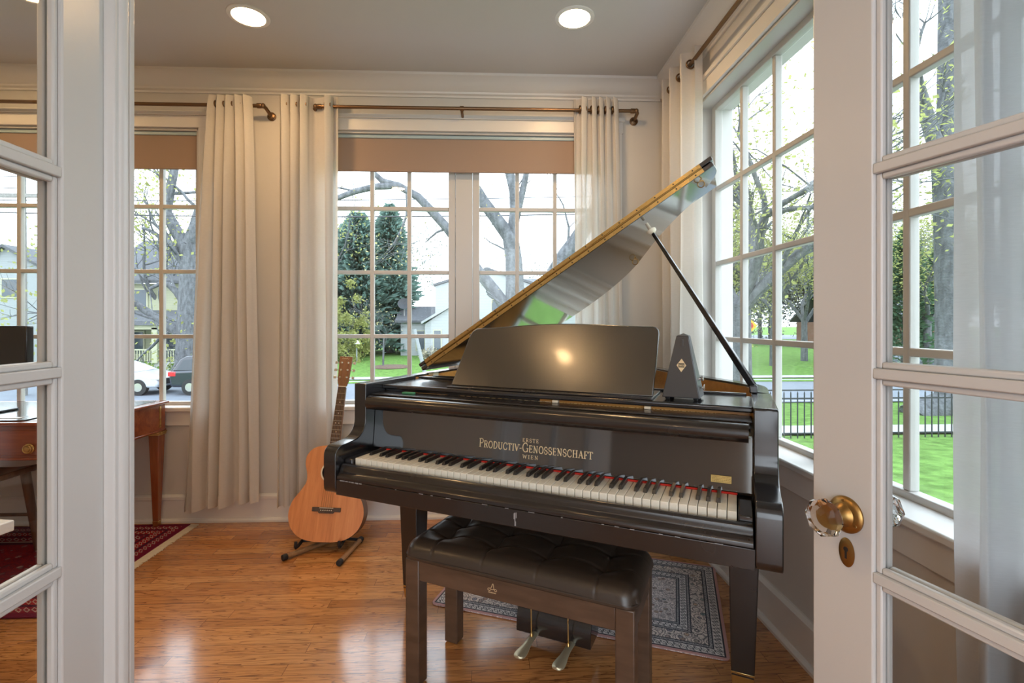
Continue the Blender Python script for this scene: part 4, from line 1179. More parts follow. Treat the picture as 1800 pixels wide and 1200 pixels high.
ribbon(m, smooth_curve([(-.020, NZ + .160), (-.014, NZ + .168), (-.010, NZ + .160), (-.004, NZ + .166), (.002, NZ + .160), (.008, NZ + .167), (.014, NZ + .160), (.020, NZ + .164)], 4), .0016, lambda x, z, d_: (x, -.0092 - .0004 * d_, z))
m.build('headstock_script', M['gold_paint'], hs)
m = MB().hexa([(-.075, -.009, .150), (.075, -.009, .150), (.075, -.002, .150), (-.075, -.002, .150)], [(-.075, -.009, .172), (.075, -.009, .172), (.075, -.002, .172), (-.075, -.002, .172)])
m.prism([(-.045, .152), (-.038, .142), (.038, .142), (.045, .152)], 'y', -.009, -.002)
br = m.build('bridge', M['fretboard'], gt, bevel=.002)
MB().box(-.036, .036, -.0125, -.008, .168, .171).build('saddle', M['cream'], br)
m = MB()
for k in range(6): m.lathe([(0, 0), (.0030, 0), (.0026, .003), (0, .0035)], (-.0275 + .011 * k, -.009, .157), (0, -1, 0), 10)
m.build('bridge_pin', M['cream'], br)
m = MB()
for k in range(6):
    a = -.0275 + .011 * k; b_ = -.0175 + .007 * k
    m.tube([(a, -.010, .158), (a, -.0125, .170), (b_, -.0165, NZ + .003), ((-1 if k < 3 else 1) * .018, -.013, NZ + .055 + .042 * (k if k < 3 else 5 - k))], .0007, 5)
m.build('strings', M['brass_dark'], gt)

sd = empty('guitar_stand', (-.88, 2.62, 0))
tag(sd, 'folding wooden guitar stand with black rubber feet under the guitar', 'guitar stand')
o0 = Vector((-.88, 2.62, 0))
def bar(a, b):
    a = Vector((*a, .016)); b = Vector((*b, .016)); d = (b - a).normalized()
    o = MB().tube([a - o0, b - o0], .0125, 14).build('foot_bar', M['stand_wood'], sd, smooth=60)
    for p, s in ((a, -1), (b, 1)):
        MB().tube([p - d * .012 * 1 - o0 if s > 0 else p - d * .014 - o0, p + d * .014 - o0 if s > 0 else p + d * .012 - o0], [.0155, .0155], 14).build('rubber_cap', M['rubber'], o, bevel=.003, smooth=60)
bar((-1.050, 2.585), (-.86, 2.80)); bar((-.755, 2.520), (-.72, 2.775))
MB().tube([(-.86 - o0.x, 2.80 - o0.y, .016), (-.79 - o0.x, 2.79 - o0.y, .016), (-.72 - o0.x, 2.775 - o0.y, .016)], .008, 10).build('cross_bar', M['rubber'], sd, smooth=60)
for x in (-1.005, -.785):
    m = MB()
    m.tube([(-.79 - o0.x, 2.79 - o0.y, .03), (x * .5 - .79 * .5 - o0.x, .10, .045), (x - o0.x, .075, .050)], .007, 10)
    m.tube([(x - o0.x, .10, .050), (x - o0.x, .02, .048), (x - o0.x, -.005, .050), (x - o0.x, -.012, .062), (x - o0.x, -.010, .082)], [.008, .009, .009, .009, .008], 10)
    m.build('cradle_arm', M['rubber'], sd, smooth=60)

# ------------------------------------------------------------------ rugs
ra = math.atan2(1.741 - 2.15, .844 + .261)
rc_ = Vector(((.844 - .261) / 2, (1.741 + 2.15) / 2)) + .36 * Vector((-math.sin(ra), math.cos(ra)))
rg = MB()
def rrect(hx, hy, r, n=6):
    p = []
    for cx, cy, a0 in ((hx - r, hy - r, 0), (-hx + r, hy - r, 90), (-hx + r, -hy + r, 180), (hx - r, -hy + r, 270)):
        for k in range(n + 1):
            a = R(a0 + 90 * k / n); p.append((cx + r * math.cos(a), cy + r * math.sin(a)))
    return p
o = rg.prism(rrect(.590, .36, .025), 'z', .001, .008).build('persian_rug', M['rug_cream'], None, bevel=.002)
o.location = (rc_.x, rc_.y, 0); o.rotation_euler = (0, 0, ra)
tag(o, 'small cream and grey patterned rug on the floor under the piano', 'rug')
o = MB().box(-.95, .95, -.47, .47, .001, .008).build('tribal_rug', M['rug_red'], None, bevel=.002)
o.location = (-1.79 - .95, 2.585, 0)
tag(o, 'dark red patterned rug with ivory fringe under the desk', 'rug')
m = MB(); rr = random.Random(11)
for k in range(110):
    y = -.465 + .93 * k / 109
    m.hexa([(.948, y - .0035, .001), (.948 + .045 + rr.uniform(-.012, .012), y - .004 + rr.uniform(-.006, .006), .001), (.995, y + .004, .001), (.948, y + .0035, .001)],
           [(.948, y - .0035, .006), (.948 + .045 + rr.uniform(-.012, .012), y - .004, .004), (.995, y + .004, .004), (.948, y + .0035, .006)])
f = m.build('fringe', M['fringe'], o); f['kind'] = 'stuff'

# ------------------------------------------------------------------ desk with what stands on it
dk = empty('writing_desk', (-2.645, 2.74, 0))
tag(dk, 'cherry wood writing desk with leather top and brass fittings under the window', 'desk')
DX0, DX1, DY0, DY1 = -.70, .70, -.325, .325
m = MB().box(DX0 - .015, DX1 + .018, DY0 - .015, DY1 + .01, .725, .742)
m.build('desk_top', M['desk_wood'], dk, bevel=.005)
MB().box(DX0 + .03, DX1 - .03, DY0 + .035, DY1 - .035, .742, .7432).build('leather_inlay', M['desk_leather'], dk)
m = MB().box(DX0, DX1, DY0, DY1, .575, .725)
m.box(DX0 - .004, DX1 + .004, DY0 - .004, DY1 + .004, .566, .578)
m.build('apron', M['desk_wood'], dk, bevel=.003)
for i in range(3):
    x = DX0 + .04 + i * .45
    dr_ = MB().box(x, x + .42, DY0 - .010, DY0, .590, .705).build('drawer', M['desk_wood'], dk, bevel=.004)
    c = (x + .21 if i < 2 else .505, DY0 - .010, .622 if i == 2 else .648)
    m = MB().lathe([(0, 0), (.024, 0), (.024, .003), (.020, .006), (.012, .006), (.010, .012), (0, .013)], c, (0, -1, 0), 24)
    m.tube([(c[0] + .018 * math.cos(a), c[1] - .012, c[2] + .018 * math.sin(a)) for a in [2 * math.pi * k / 20 for k in range(21)]], .003, 6, caps=False)
    m.build('brass_pull', M['brass'], dr_, smooth=40)
for sx in (-1, 1):
    for sy in (-1, 1):
        cx, cy = sx * (DX1 - .030), sy * (DY1 - .030)
        m = MB().hexa([(cx - .015, cy - .015, .03), (cx + .015, cy - .015, .03), (cx + .015, cy + .015, .03), (cx - .015, cy + .015, .03)], [(cx - .030, cy - .030, .566), (cx + .030, cy - .030, .566), (cx + .030, cy + .030, .566), (cx - .030, cy + .030, .566)])
        lg = m.build('leg', M['desk_leg'], dk, bevel=.003)
        m = MB().hexa([(cx - .013, cy - .013, .004), (cx + .013, cy - .013, .004), (cx + .013, cy + .013, .004), (cx - .013, cy + .013, .004)], [(cx - .017, cy - .017, .040), (cx + .017, cy - .017, .040), (cx + .017, cy + .017, .040), (cx - .017, cy + .017, .040)])
        m.box(cx - .034, cx + .034, cy - .034, cy + .034, .545, .556); m.box(cx - .037, cx + .037, cy - .037, cy + .037, .556, .566)
        m.build('brass_collar', M['brass'], lg, bevel=.002)
        if sx > 0: MB().box(DX1 - .001, DX1 + .003, *sorted((sy * (DY1 - .055), sy * (DY1 - .042))), .59, .715).build('brass_inlay', M['brass'], dk)

mo = empty('monitor', (-2.74, 2.70, .7435), R(-3))
tag(mo, 'black flat monitor standing on the desk, seen through the left hand door', 'monitor')
MB().box(-.36, .36, -.022, .022, .20, .445).build('screen_panel', M['screen'], mo, bevel=.006)
MB().tube([(0, .02, .006), (0, .03, .15), (0, .01, .26)], [.03, .025, .02], 14).build('monitor_neck', M['screen'], mo, smooth=60)
MB().prism(rrect(.22, .11, .05), 'z', 0, .010).build('monitor_base', M['screen'], mo, bevel=.003)
t = empty('writing_pad', (-2.42, 2.50, .7432)); tag(t, 'glossy dark blotter pad lying on the front of the desk', 'desk pad')
MB().prism(rrect(.22, .060, .02), 'z', 0, .004).build('pad', M['screen'], t, bevel=.001)
MB().box(-.20, .16, -.015, .015, .0042, .0055).build('reflection_strip', M['white_paint'], t)  # white strip put in for the window's reflection on the desk

sl = empty('wooden_stool', (-2.56, 2.62, .008))
tag(sl, 'dark wooden stool with splayed legs on the red rug by the desk', 'stool')
m = MB().grid(lambda u, v: (-.17 + .34 * u, -.14 + .28 * v, .432 + .022 * (2 * u - 1) ** 2), 16, 4)
m2 = MB().add([(x, y, z) for x, y, z in m.v] + [(x, y, z - .03) for x, y, z in m.v], m.f + [tuple(i + len(m.v) for i in f[::-1]) for f in m.f])
w = 17
for j in range(4): m2.f += [(j * w, (j + 1) * w, len(m.v) + (j + 1) * w, len(m.v) + j * w), (j * w + 16, len(m.v) + j * w + 16, len(m.v) + (j + 1) * w + 16, (j + 1) * w + 16)]
for i in range(16): m2.f += [(i, len(m.v) + i, len(m.v) + i + 1, i + 1), (4 * w + i, 4 * w + i + 1, len(m.v) + 4 * w + i + 1, len(m.v) + 4 * w + i)]
m2.build('seat', M['stool_wood'], sl, bevel=.004, smooth=40)
for sx in (-1, 1):
    for sy in (-1, 1):
        MB().tube([(sx * .125, sy * .095, .415), (sx * .165, sy * .125, .001)], [.022, .017], 10).build('leg', M['stool_wood'], sl, smooth=60)
m = MB()
for sy in (-1, 1): m.tube([(-.146, sy * .11, .19), (.146, sy * .11, .19)], .009, 8)
m.build('stretcher', M['stool_wood'], sl, smooth=60)

wt = empty('white_side_table', (-2.045, 1.762, 0), R(-10.2))
tag(wt, 'white lacquered low table whose corner shows at the lower left edge', 'table')
MB().box(-.30, .30, -.17, .17, .456, .495).build('table_top', M['white_paint'], wt, bevel=.004)
for sx in (-1, ):
    for sy in (-1, 1): MB().box(sx * .27 - .02, sx * .27 + .02, sy * .14 - .02, sy * .14 + .02, .001, .456).build('leg', M['white_paint'], wt, bevel=.003)
MB().box(-.03, .01, -.15, .15, .001, .456).build('panel_leg', M['white_paint'], wt, bevel=.003)

# ------------------------------------------------------------------ outdoors
def gz(y):
    P_ = [(-60, -1.4), (6, -1.4), (12, -1.55), (19, -1.9), (26.5, -1.88), (45, -1.35), (80, -1.1), (300, -1.0)]
    for (a, za), (b, zb) in zip(P_[:-1], P_[1:]):
        if y <= b: return za + (zb - za) * (y - a) / (b - a)
    return -1.0
YS = [3.5, 6, 9, 12, 15, 19, 22, 26.5, 32, 38, 45, 55, 65, 80, 110, 160, 260]
def strip(name, y0, y1, mat, lift, x0=-160, x1=260, n=None):
    ys = [y0] + [y for y in YS if y0 < y < y1] + [y1]
    m = MB(); xs_ = [x0 + (x1 - x0) * k / 8 for k in range(9)]
    for a, b in zip(ys[:-1], ys[1:]):
        for p, q in zip(xs_[:-1], xs_[1:]):
            m.add([(p, a, gz(a) + lift), (q, a, gz(a) + lift), (q, b, gz(b) + lift), (p, b, gz(b) + lift)], [(0, 1, 2, 3)])
    o = m.build(name, mat, None, recalc=False); o['kind'] = 'structure'
    return o
strip('lawn', 6.4, 260, M['grass'], 0)
strip('bounce_ground_back', 3.4, 6.4, M['concrete'], 0)  # unseen grey ground added to cut green bounce onto the ceiling
struct('bounce_ground_side', MB().box(1.5, 5, -30, 3.4, -1.6, -1.4), M['concrete'])  # same unseen neutral ground, added along the side against green bounce
struct('lawn_side', MB().box(5, 60, -30, 3.4, -1.6, -1.4), M['grass'])
strip('street', 19, 25.5, M['asphalt'], .02)
strip('kerb_near', 18.8, 19.0, M['concrete'], .09)
strip('kerb_far', 25.5, 25.75, M['concrete'], .12)
strip('pavement_far', 27.0, 27.9, M['concrete'], .05)
strip('pavement_near', 11.9, 13.2, M['concrete'], .04, 4.5, 60)
m = MB()
rd = [(31.043, 61.604, -1.15), (44.54, 88.388, -1.15), (56.817, 87.895, -1.15), (34.883, 36.309, -1.15), (26.604, 27.343, -1.15), (35.318, 54.637, -1.15)]
m.add([(p[0], p[1], gz(p[1]) + .10) for p in rd], [tuple(range(6))])
struct('street_side', m, M['asphalt'])

def leaves(pts, n, size, spread, rng, flat=0.6):
    m = MB(); 
    for _ in range(n):
        c = Vector(rng.choice(pts)) + Vector((rng.gauss(0, spread), rng.gauss(0, spread), rng.gauss(0, spread)))
        a = Vector((rng.gauss(0, 1), rng.gauss(0, 1), rng.gauss(0, 1))).normalized(); b = a.orthogonal().normalized()
        s = size * rng.uniform(.6, 1.4)
        m.add([c - a * s, c + b * s * flat, c + a * s, c - b * s * flat], [(0, 1, 2, 3)])
    return m
def grow(m, tips, p, d, L, r, lev, rng, up=.15, nseg=5, fork=(2, 3), twist=.35):
    pts = [p]; rs = [r]; q = Vector(p); dd = Vector(d).normalized()
    for k in range(nseg):
        dd = (dd + Vector((rng.gauss(0, twist * .4), rng.gauss(0, twist * .4), rng.gauss(0, twist * .3) + up * .25))).normalized()
        q = q + dd * (L / nseg); pts.append(q.copy()); rs.append(max(.006, r * (1 - .45 * (k + 1) / nseg)))
        if lev > 0 and k >= 1 and rng.random() < .55:
            sd_ = (dd + Vector((rng.gauss(0, .8), rng.gauss(0, .8), rng.gauss(.1, .5)))).normalized()
            grow(m, tips, q.copy(), sd_, L * rng.uniform(.4, .65), rs[-1] * .55, lev - 1, rng, up, 4, fork, twist)
    m.tube(pts, rs, 6 if r > .05 else 4, caps=False)
    if lev <= 1: tips += [tuple(x) for x in pts[1:]]
    if lev > 0:
        for _ in range(rng.randint(*fork)):
            sd_ = (dd + Vector((rng.gauss(0, .55), rng.gauss(0, .55), rng.gauss(.05, .4)))).normalized()
            grow(m, tips, q.copy(), sd_, L * rng.uniform(.55, .8), rs[-1] * .75, lev - 1, rng, up, nseg, fork, twist)
def tree(label, base, limbs, seed, leafmat=None, nleaf=0, lsize=.08, lspread=.25, twig=2, group=None, tl=1.6):
    """limbs: list of (points, radii) in world space; twigs grow from the limbs"""
    rng = random.Random(seed); b = Vector(base)
    root = empty('tree', b); tag(root, label, 'tree', group or 'bare spring trees outside the windows')
    m = MB(); tips = []
    for pts, rs, tw in limbs:
        P_ = [Vector(p) - b for p in pts]
        m.tube(P_, rs, 12, caps=True)
        for i in range(1, len(P_)):
            if tw and rng.random() < tw:
                d = (P_[i] - P_[i - 1]).normalized()
                d = (d + Vector((rng.gauss(0, .7), rng.gauss(0, .7), rng.gauss(.1, .5)))).normalized()
                grow(m, tips, P_[i].copy(), d, tl * rng.uniform(.7, 1.3), rs[i] * .4, twig, rng)
    m.build('trunk_and_branches', M['bark'], root, smooth=60, recalc=False)
    if leafmat and tips and nleaf:
        leaves(tips, nleaf, lsize, lspread, rng).build('leaves', leafmat, root, recalc=False)
    return root
def wild_tree(label, x, y, h, r, seed, leafmat=None, nleaf=0, lsize=.12, lspread=.35, lev=4, group=None, lean=(0, 0)):
    rng = random.Random(seed); root = empty('tree', (x, y, gz(y)))
    tag(root, label, 'tree', group or 'bare spring trees outside the windows')
    m = MB(); tips = []
    d = Vector((lean[0], lean[1], 1)).normalized()
    th_ = h * .28
    m.tube([Vector((0, 0, -.2)), d * th_ * .5, d * th_], [r * 1.15, r, r * .9], 10)
    for k in range(4):
        a = 2 * math.pi * (k + rng.random()) / 4
        grow(m, tips, d * th_ * rng.uniform(.8, 1.0), (math.cos(a) * .7, math.sin(a) * .7, 1.0), h * .30, r * .6, lev - 1, rng)
    m.build('trunk_and_branches', M['bark'], root, smooth=60, recalc=False)
    if leafmat: leaves(tips, nleaf, lsize, lspread, rng).build('leaves', leafmat, root, recalc=False)
    return root
def conifer(label, x, y, h, w, seed, mat, n=5200, group='evergreens outside', z0=.06, blunt=.75):
    rng = random.Random(seed); root = empty('evergreen', (x, y, gz(y)))
    tag(root, label, 'tree', group)
    MB().tube([(0, 0, -.2), (0, 0, h * .95)], [w * .07, .03], 8).build('trunk', M['bark'], root, smooth=60)
    m = MB()
    for _ in range(n):
        t = rng.random() ** .8; z = h * (z0 + (1 - z0) * t)
        rad = w * .5 * (1 - t) ** blunt * (.78 + .22 * math.sin(t * 17 + rng.gauss(0, .9))) * rng.uniform(.45, 1.1)
        a = rng.uniform(0, 2 * math.pi)
        c = Vector((rad * math.cos(a), rad * math.sin(a), z - rad * .1))
        out = Vector((math.cos(a), math.sin(a), rng.uniform(-.2, .5))).normalized(); sd_ = out.cross(Vector((rng.gauss(0, 1), rng.gauss(0, 1), rng.gauss(0, 1)))).normalized()
        s = w * .035 * rng.uniform(.6, 1.5)
        m.add([c - out * s, c + sd_ * s * .45, c + out * s * 1.6, c - sd_ * s * .45], [(0, 1, 2, 3)])
    m.build('needles', mat, root, recalc=False)
    return root
def bush(name, label, x, y, w, h, seed, mat, n=900, size=.09, group=None, z=None):
    rng = random.Random(seed); root = empty(name, (x, y, gz(y) if z is None else z))
    tag(root, label, 'shrub', group or 'shrubs in the gardens')
    pts = []
    for _ in range(60):
        a = rng.uniform(0, 6.283); e = rng.uniform(0, 1); r_ = w / 2 * math.sqrt(rng.random())
        pts.append((r_ * math.cos(a), r_ * math.sin(a), h * e * (1 - (2 * r_ / w) ** 2 * .6)))
    m = MB()
    for k in range(7):
        a = k * .9; m.tube([(0, 0, -.1), (w * .2 * math.cos(a), w * .2 * math.sin(a), h * .6)], [.02, .008], 5)
    m.build('stems', M['bark'], root)
    leaves(pts, n, size, w * .05, rng).build('foliage', mat, root, recalc=False)
    return root

# the forked tree in front of the white house (behind the piano window)
Yb = 15
tree('forked grey tree in front of the white house behind the piano window', (0.30, 15, gz(15)), [
    ([(.33, 15, gz(15) - .2), (0.859, 15, 0.3), (0.688, 15, 1.324), (0.688, 15, 2.348), (0.654, 15, 3.116), (0.551, 15, 3.798)], [.42, .36, .30, .27, .25, .24], 0.2),
    ([(0.483, 15, 1.58), (0.057, 15, 2.176), (-0.385, 15, 2.719), (-0.843, 15, 3.363), (-1.317, 15, 4.005), (-1.773, 15, 4.51), (-2.194, 15, 4.947), (-2.781, 15, 5.279), (-3.451, 15, 5.238), (-4.034, 15, 5.097), (-4.616, 15, 4.872), (-5.058, 14.6, 4.425)], [.20, .18, .165, .15, .14, .13, .12, .11, .10, .09, .08, .05], .35),
    ([(-2.781, 15, 5.279), (-3.25, 15, 5.409), (-3.534, 15, 5.676), (-3.618, 15, 6.046), (-3.784, 15, 6.549)], [.10, .09, .075, .06, .04], .3),
    ([(0.551, 15, 3.746), (0.125, 15, 4.323), (-0.249, 15, 4.813), (-0.453, 15, 5.152), (-0.843, 15, 5.657), (-1.266, 15, 6.246)], [.22, .19, .18, .17, .15, .12], .3),
    ([(0.602, 15, 3.798), (0.688, 15, 4.566), (0.654, 15, 5.163), (0.517, 15, 5.759), (0.295, 15, 6.523)], [.17, .15, .14, .14, .12], .2),
    ([(0.688, 15, 4.055), (0.807, 15, 4.653), (0.944, 15, 5.252), (1.047, 15, 5.765), (1.115, 15, 6.449)], [.10, .10, .095, .085, .07], .2),
    ([(-2.53, 15, 4.402), (-2.697, 15, 3.944), (-2.882, 15, 3.605), (-3.066, 15, 3.35)], [.04, .035, .025, .012], .2),
    ([(-1.384, 15, 4.005), (-1.638, 15, 3.901), (-1.84, 15, 3.73), (-1.975, 15, 3.594)], [.04, .035, .025, .012], .3),
    ([(-2.53, 15, 5.147), (-2.513, 15, 4.791), (-2.53, 15, 4.402)], [.05, .045, .04], .0),
    ([(0.432, 15, 3.371), (0.176, 15, 3.505), (-0.045, 15, 3.606), (-0.249, 15, 3.775)], [.03, .025, .018, .01], .8),
  ], 21, M['bud'], 420, .035, .35, 1, tl=.9)
tree('leaning grey tree at the right edge of the piano window', (2.2, 17, gz(17)), [
    ([(1.3, 17, gz(17) - .2), (1.75, 17, 1.341), (2.197, 17, 2.932), (2.529, 17, 3.516), (2.9, 17, 4.023), (3.409, 17, 4.844), (3.998, 17, 5.823)], [.40, .36, .32, .29, .27, .25, .2], .4),
    ([(2.588, 17, 3.574), (2.627, 17, 4.449), (2.431, 17, 5.224), (2.139, 17, 5.706)], [.06, .04, .025, .012], .8),
  ], 22, M['bud'], 160, .035, .4, 2, tl=1.0)
# the big tree across the street (left window)
tree('big tree with low limbs across the street, seen above the dark car', (-15.9, 26, gz(26)), [
    ([(-15.95, 26, gz(26) - .2), (-15.452, 26, -0.899), (-15.424, 26, 0.83), (-15.368, 26, 2.56), (-15.312, 26, 3.857), (-15.396, 26, 5.153)], [.62, .52, .47, .44, .42, .38], .3),
    ([(-15.621, 26, 0.542), (-16.098, 26, 0.888), (-16.743, 26, 1.349), (-17.497, 26, 1.837), (-18.139, 26, 2.324), (-18.255, 25.5, 2.752)], [.26, .24, .21, .18, .15, .10], .6),
    ([(-15.509, 26, 2.127), (-15.958, 26, 2.789), (-16.35, 26, 3.133), (-16.743, 26, 3.189), (-16.969, 25.5, 2.868)], [.2, .17, .14, .11, .07], .7),
    ([(-15.509, 26, 5.009), (-15.902, 26, 5.726), (-16.238, 26, 6.357), (-16.463, 26, 6.815), (-16.294, 26, 7.738), (-16.07, 26, 8.892), (-15.902, 26, 10.046)], [.32, .29, .27, .25, .22, .19, .15], .6),
    ([(-15.368, 26, 5.211), (-15.059, 26, 6.02), (-14.833, 26, 6.888), (-14.495, 26, 8.045)], [.3, .26, .22, .16], .7),
    ([(-15.733, 26, 4.863), (-16.238, 26, 5.09), (-16.659, 26, 5.433), (-17.078, 26, 5.775), (-17.637, 26, 6.001)], [.16, .14, .12, .09, .06], .8),
  ], 23, M['leaf_yellow'], 2000, .085, .55, 2, tl=2.8)
for i, (px_, Y_, h, r, s) in enumerate(((-21.5, 34, 13, .25, 31), (-13.0, 40, 14, .25, 32))):
    wild_tree(['slim bare tree between the houses at far left', 'slim bare tree behind the yellow house'][i], px_, Y_, h, r, s, M['leaf_yellow'], 900, .10, .5, 4)
conifer('broad blue green pine behind the lawn in the piano window', -11.4, 43, 11.8, 9.0, 41, M['needle'], 14000, 'evergreens outside', .06, .62)
conifer('second blue green pine, right of the broad one in the piano window', -8.9, 44, 12.8, 7.0, 46, M['needle'], 12000, 'evergreens outside', .04, .62)
bush('shrub', 'tall yellow green spring bush in front of the pine', -10.6, 37, 3.6, 6.3, 42, M['leaf_yellow'], 5200, .10)
tree('small bare ornamental tree in a mulch bed on the lawn', (-7.1, 33, gz(33)), [([(-7.1, 33, gz(33) - .1), (-7.08, 33, gz(33) + 1.0), (-7.05, 33, gz(33) + 1.9)], [.07, .06, .05], .9)], 24, M['bud'], 140, .05, .3, 3, tl=1.1)
m = MB().lathe([(0, 0), (1.3, 0), (1.0, .10), (0, .12)], (-6.6, 33, gz(33)), n=24); o = m.build('mulch_bed', M['mulch']); tag(o, 'brown mulch bed round the little tree on the lawn', 'flower bed', kind='stuff')
for i, (x, y, w, h, mt_, lb) in enumerate(((-12.5, 38, 3.2, 2.0, 'shrub', 'dry grey shrub at the back of the lawn'), (-4.6, 38, 1.6, 1.1, 'shrub', 'low dry shrub left of the white house'), (-1.9, 36.5, 1.8, 1.7, 'shrub', 'rusty dry shrub before the white house door'), (-3.2, 36.5, 1.4, .7, 'leaf_green', 'low green shrub before the white house'),
        (-19.2, 28, 1.6, 1.2, 'leaf_green', 'round green shrub beside the yellow porch'), (-17.0, 28, 2.2, 1.0, 'leaf_green', 'low green hedge in front of the yellow porch'))):
    bush('shrub', lb, x, y, w, h, 60 + i, M[mt_], 500, .08)

# right hand side: trees, fence, evergreens
for i, (x, y, h, r, s, nl) in enumerate(((8.6, 17.0, 13, .36, 71, 1500), (13.6, 30, 13, .28, 72, 2200), (19.0, 33, 14, .26, 73, 2200), (23, 36, 12, .22, 74, 1800), (30, 40, 14, .3, 75, 1500), (27, 30, 12, .22, 79, 1800), (17.5, 46, 14, .3, 84, 1500))):
    wild_tree(['dark leaning tree at the left of the right hand window', 'yellow leafed tree across the street right of the piano', 'spring tree with spreading yellow branches in the right window', 'slim spring tree by the far street', 'tall bare tree beyond the brown house', 'thin yellow leafed tree near the evergreen', 'bare tree far down the street'][i], x, y, h, r, s, M['leaf_yellow'], nl * 5, .075, .8, 4)
tree('thick forked trunk on the verge, seen through the right hand door', (13.6, 15.6, gz(15.6)), [
    ([(13.6, 15.6, gz(15.6) - .2), (14.835, 15.6, -1.241), (14.835, 15.6, 1.334), (14.758, 15.6, 4.275), (14.682, 15.6, 6.297)], [.55, .46, .42, .40, .40], .0),
    ([(14.682, 15.6, 6.297), (14.758, 15.6, 7.953), (14.758, 15.6, 9.791), (14.758, 15.6, 12.365)], [.36, .32, .30, .27], .3),
    ([(14.606, 15.6, 6.388), (14.225, 15.6, 7.209), (13.94, 15.6, 8.122), (13.561, 15.6, 9.399), (13.371, 15.6, 11.228)], [.26, .22, .20, .17, .14], .5),
  ], 25, M['leaf_yellow'], 300, .07, .5, 2, tl=1.6)
conifer('dark green evergreen behind the thick trunk in the right window', 26.5, 31, 9.2, 4.6, 43, M['needle_dark'], 6500)
conifer('dark green evergreen far right behind the first one', 31.5, 34, 8.5, 4.8, 44, M['needle_dark'], 3500)
conifer('small round evergreen beside the brown house', 33.6, 41, 3.4, 2.6, 45, M['needle_dark'], 1500)
for i in range(9):
    wild_tree('hazy bare tree in the line of trees along the horizon', -46 + 11 * i + (7 if i > 3 else 0), 62 + 5 * (i % 3), 12 + (i % 4), .22, 90 + i, M['haze'], 2500, .14, .9, 4, 'trees along the horizon')
for i in range(8):
    wild_tree('hazy bare tree in the wood beyond the far street', 29 + 6.5 * i, 58 + 7 * (i % 2), 12 + (i % 3), .25, 110 + i, M['haze'], 12000, .2, 1.6, 4, 'wood beyond the far street')

def iron_fence(x0, x1, y):
    root = empty('iron_fence', ((x0 + x1) / 2, y, gz(y))); tag(root, 'low black iron fence along the lawn and path', 'fence')
    L = (x1 - x0) / 2; m = MB(); m.box(-L, L, -.012, .012, .93, .965); m.box(-L, L, -.012, .012, .10, .135); m.box(-L, L, -.018, .018, 1.13, 1.16)
    m.build('rail', M['iron'], root)
    k = 0; x = -L
    while x <= L and k < 96:
        p = MB().box(x - .010, x + .010, -.010, .010, .0, 1.08)
        p.hexa([(x - .012, -.012, 1.06), (x + .012, -.012, 1.06), (x + .012, .012, 1.06), (x - .012, .012, 1.06)], [(x - .002, -.002, 1.12), (x + .002, -.002, 1.12), (x + .002, .002, 1.12), (x - .002, .002, 1.12)])
        p.build('baluster', M['iron'], root); x += .165; k += 1
iron_fence(5.6, 14.6, 11.6)

# ---------------------------------------------------------------- houses
def part_box(name, parent, x0, x1, y0, y1, z0, z1, mat, bevel=0):
    return MB().box(x0, x1, y0, y1, z0, z1).build(name, mat, parent, bevel=bevel)
def gable(parent, x0, x1, y0, y1, z0, z1, over=.3, along='y', mat='roof', wall=None):
    m = MB()
    if along == 'y':
        c = (x0 + x1) / 2
        m.prism([(x0 - over, z0), (c, z1), (x1 + over, z0), (x1 + over, z0 + .18), (c, z1 + .2), (x0 - over, z0 + .18)], 'y', y0 - over, y1 + over)
        if wall: MB().prism([(x0, z0), (c, z1), (x1, z0)], 'y', y0, y1).build('gable_wall', M[wall], parent)
    else:
        c = (y0 + y1) / 2
        m.prism([(y0 - over, z0), (c, z1), (y1 + over, z0), (y1 + over, z0 + .18), (c, z1 + .2), (y0 - over, z0 + .18)], 'x', x0 - over, x1 + over)
        if wall: MB().prism([(y0, z0), (c, z1), (y1, z0)], 'x', x0, x1).build('gable_wall', M[wall], parent)
    return m.build('roof', M[mat], parent)
def win(parent, x0, x1, z0, z1, y):
    f = MB().box(x0 - .09, x1 + .09, y - .06, y + .02, z0 - .09, z1 + .09).build('window', M['house_trim'], parent)
    m = MB().box(x0, x1, y - .075, y - .055, z0, z1); m.build('pane', M['house_window'], f)
    return f
def house(name, label, x, y): 
    r_ = empty(name, (x, y, gz(y))); return tag(r_, label, 'house', None)
# white house behind the forked tree
h = house('house', 'white sided house with grey roofs behind the forked tree', 1.5, 40)
part_box('wall', h, -6.0, 2.2, 0, 8, -.3, 5.6, M['siding_white']); gable(h, -6.0, 2.2, 0, 8, 5.6, 6.9, .15, 'y', 'roof', 'siding_white')
part_box('wall', h, .6, 12, -1, 7.5, -.3, 4.9, M['siding_white']); gable(h, .6, 12, -1, 7.5, 4.9, 6.3, .3, 'x')
part_box('wall', h, -8.9, -6.0, 1, 6, -.3, 2.7, M['siding_white']); gable(h, -8.9, -6.0, 1, 6, 2.7, 3.9, .4, 'x')
part_box('wall', h, -6.6, -2.0, -1.6, 0, -.3, 2.6, M['siding_white']); gable(h, -6.6, -2.0, -1.6, 0, 2.6, 4.1, .25, 'y', 'siding_white', 'siding_white')
for a, b, z0, z1, y in ((-1.5, -.9, 3.4, 4.5, 0), (-5.9, -5.4, 0.2, 2.1, -1.6), (-3.9, -3.3, 0.4, 2.0, -1.6), (1.6, 2.8, 1.0, 2.4, -1), (4, 5.2, 1, 2.4, -1), (-7.6, -7.0, .5, 2.0, 1)): win(h, a, b, z0, z1, y)
MB().box(-2.2, -1.6, 3.2, 3.8, 6.0, 7.5).build('chimney', M['concrete'], h)
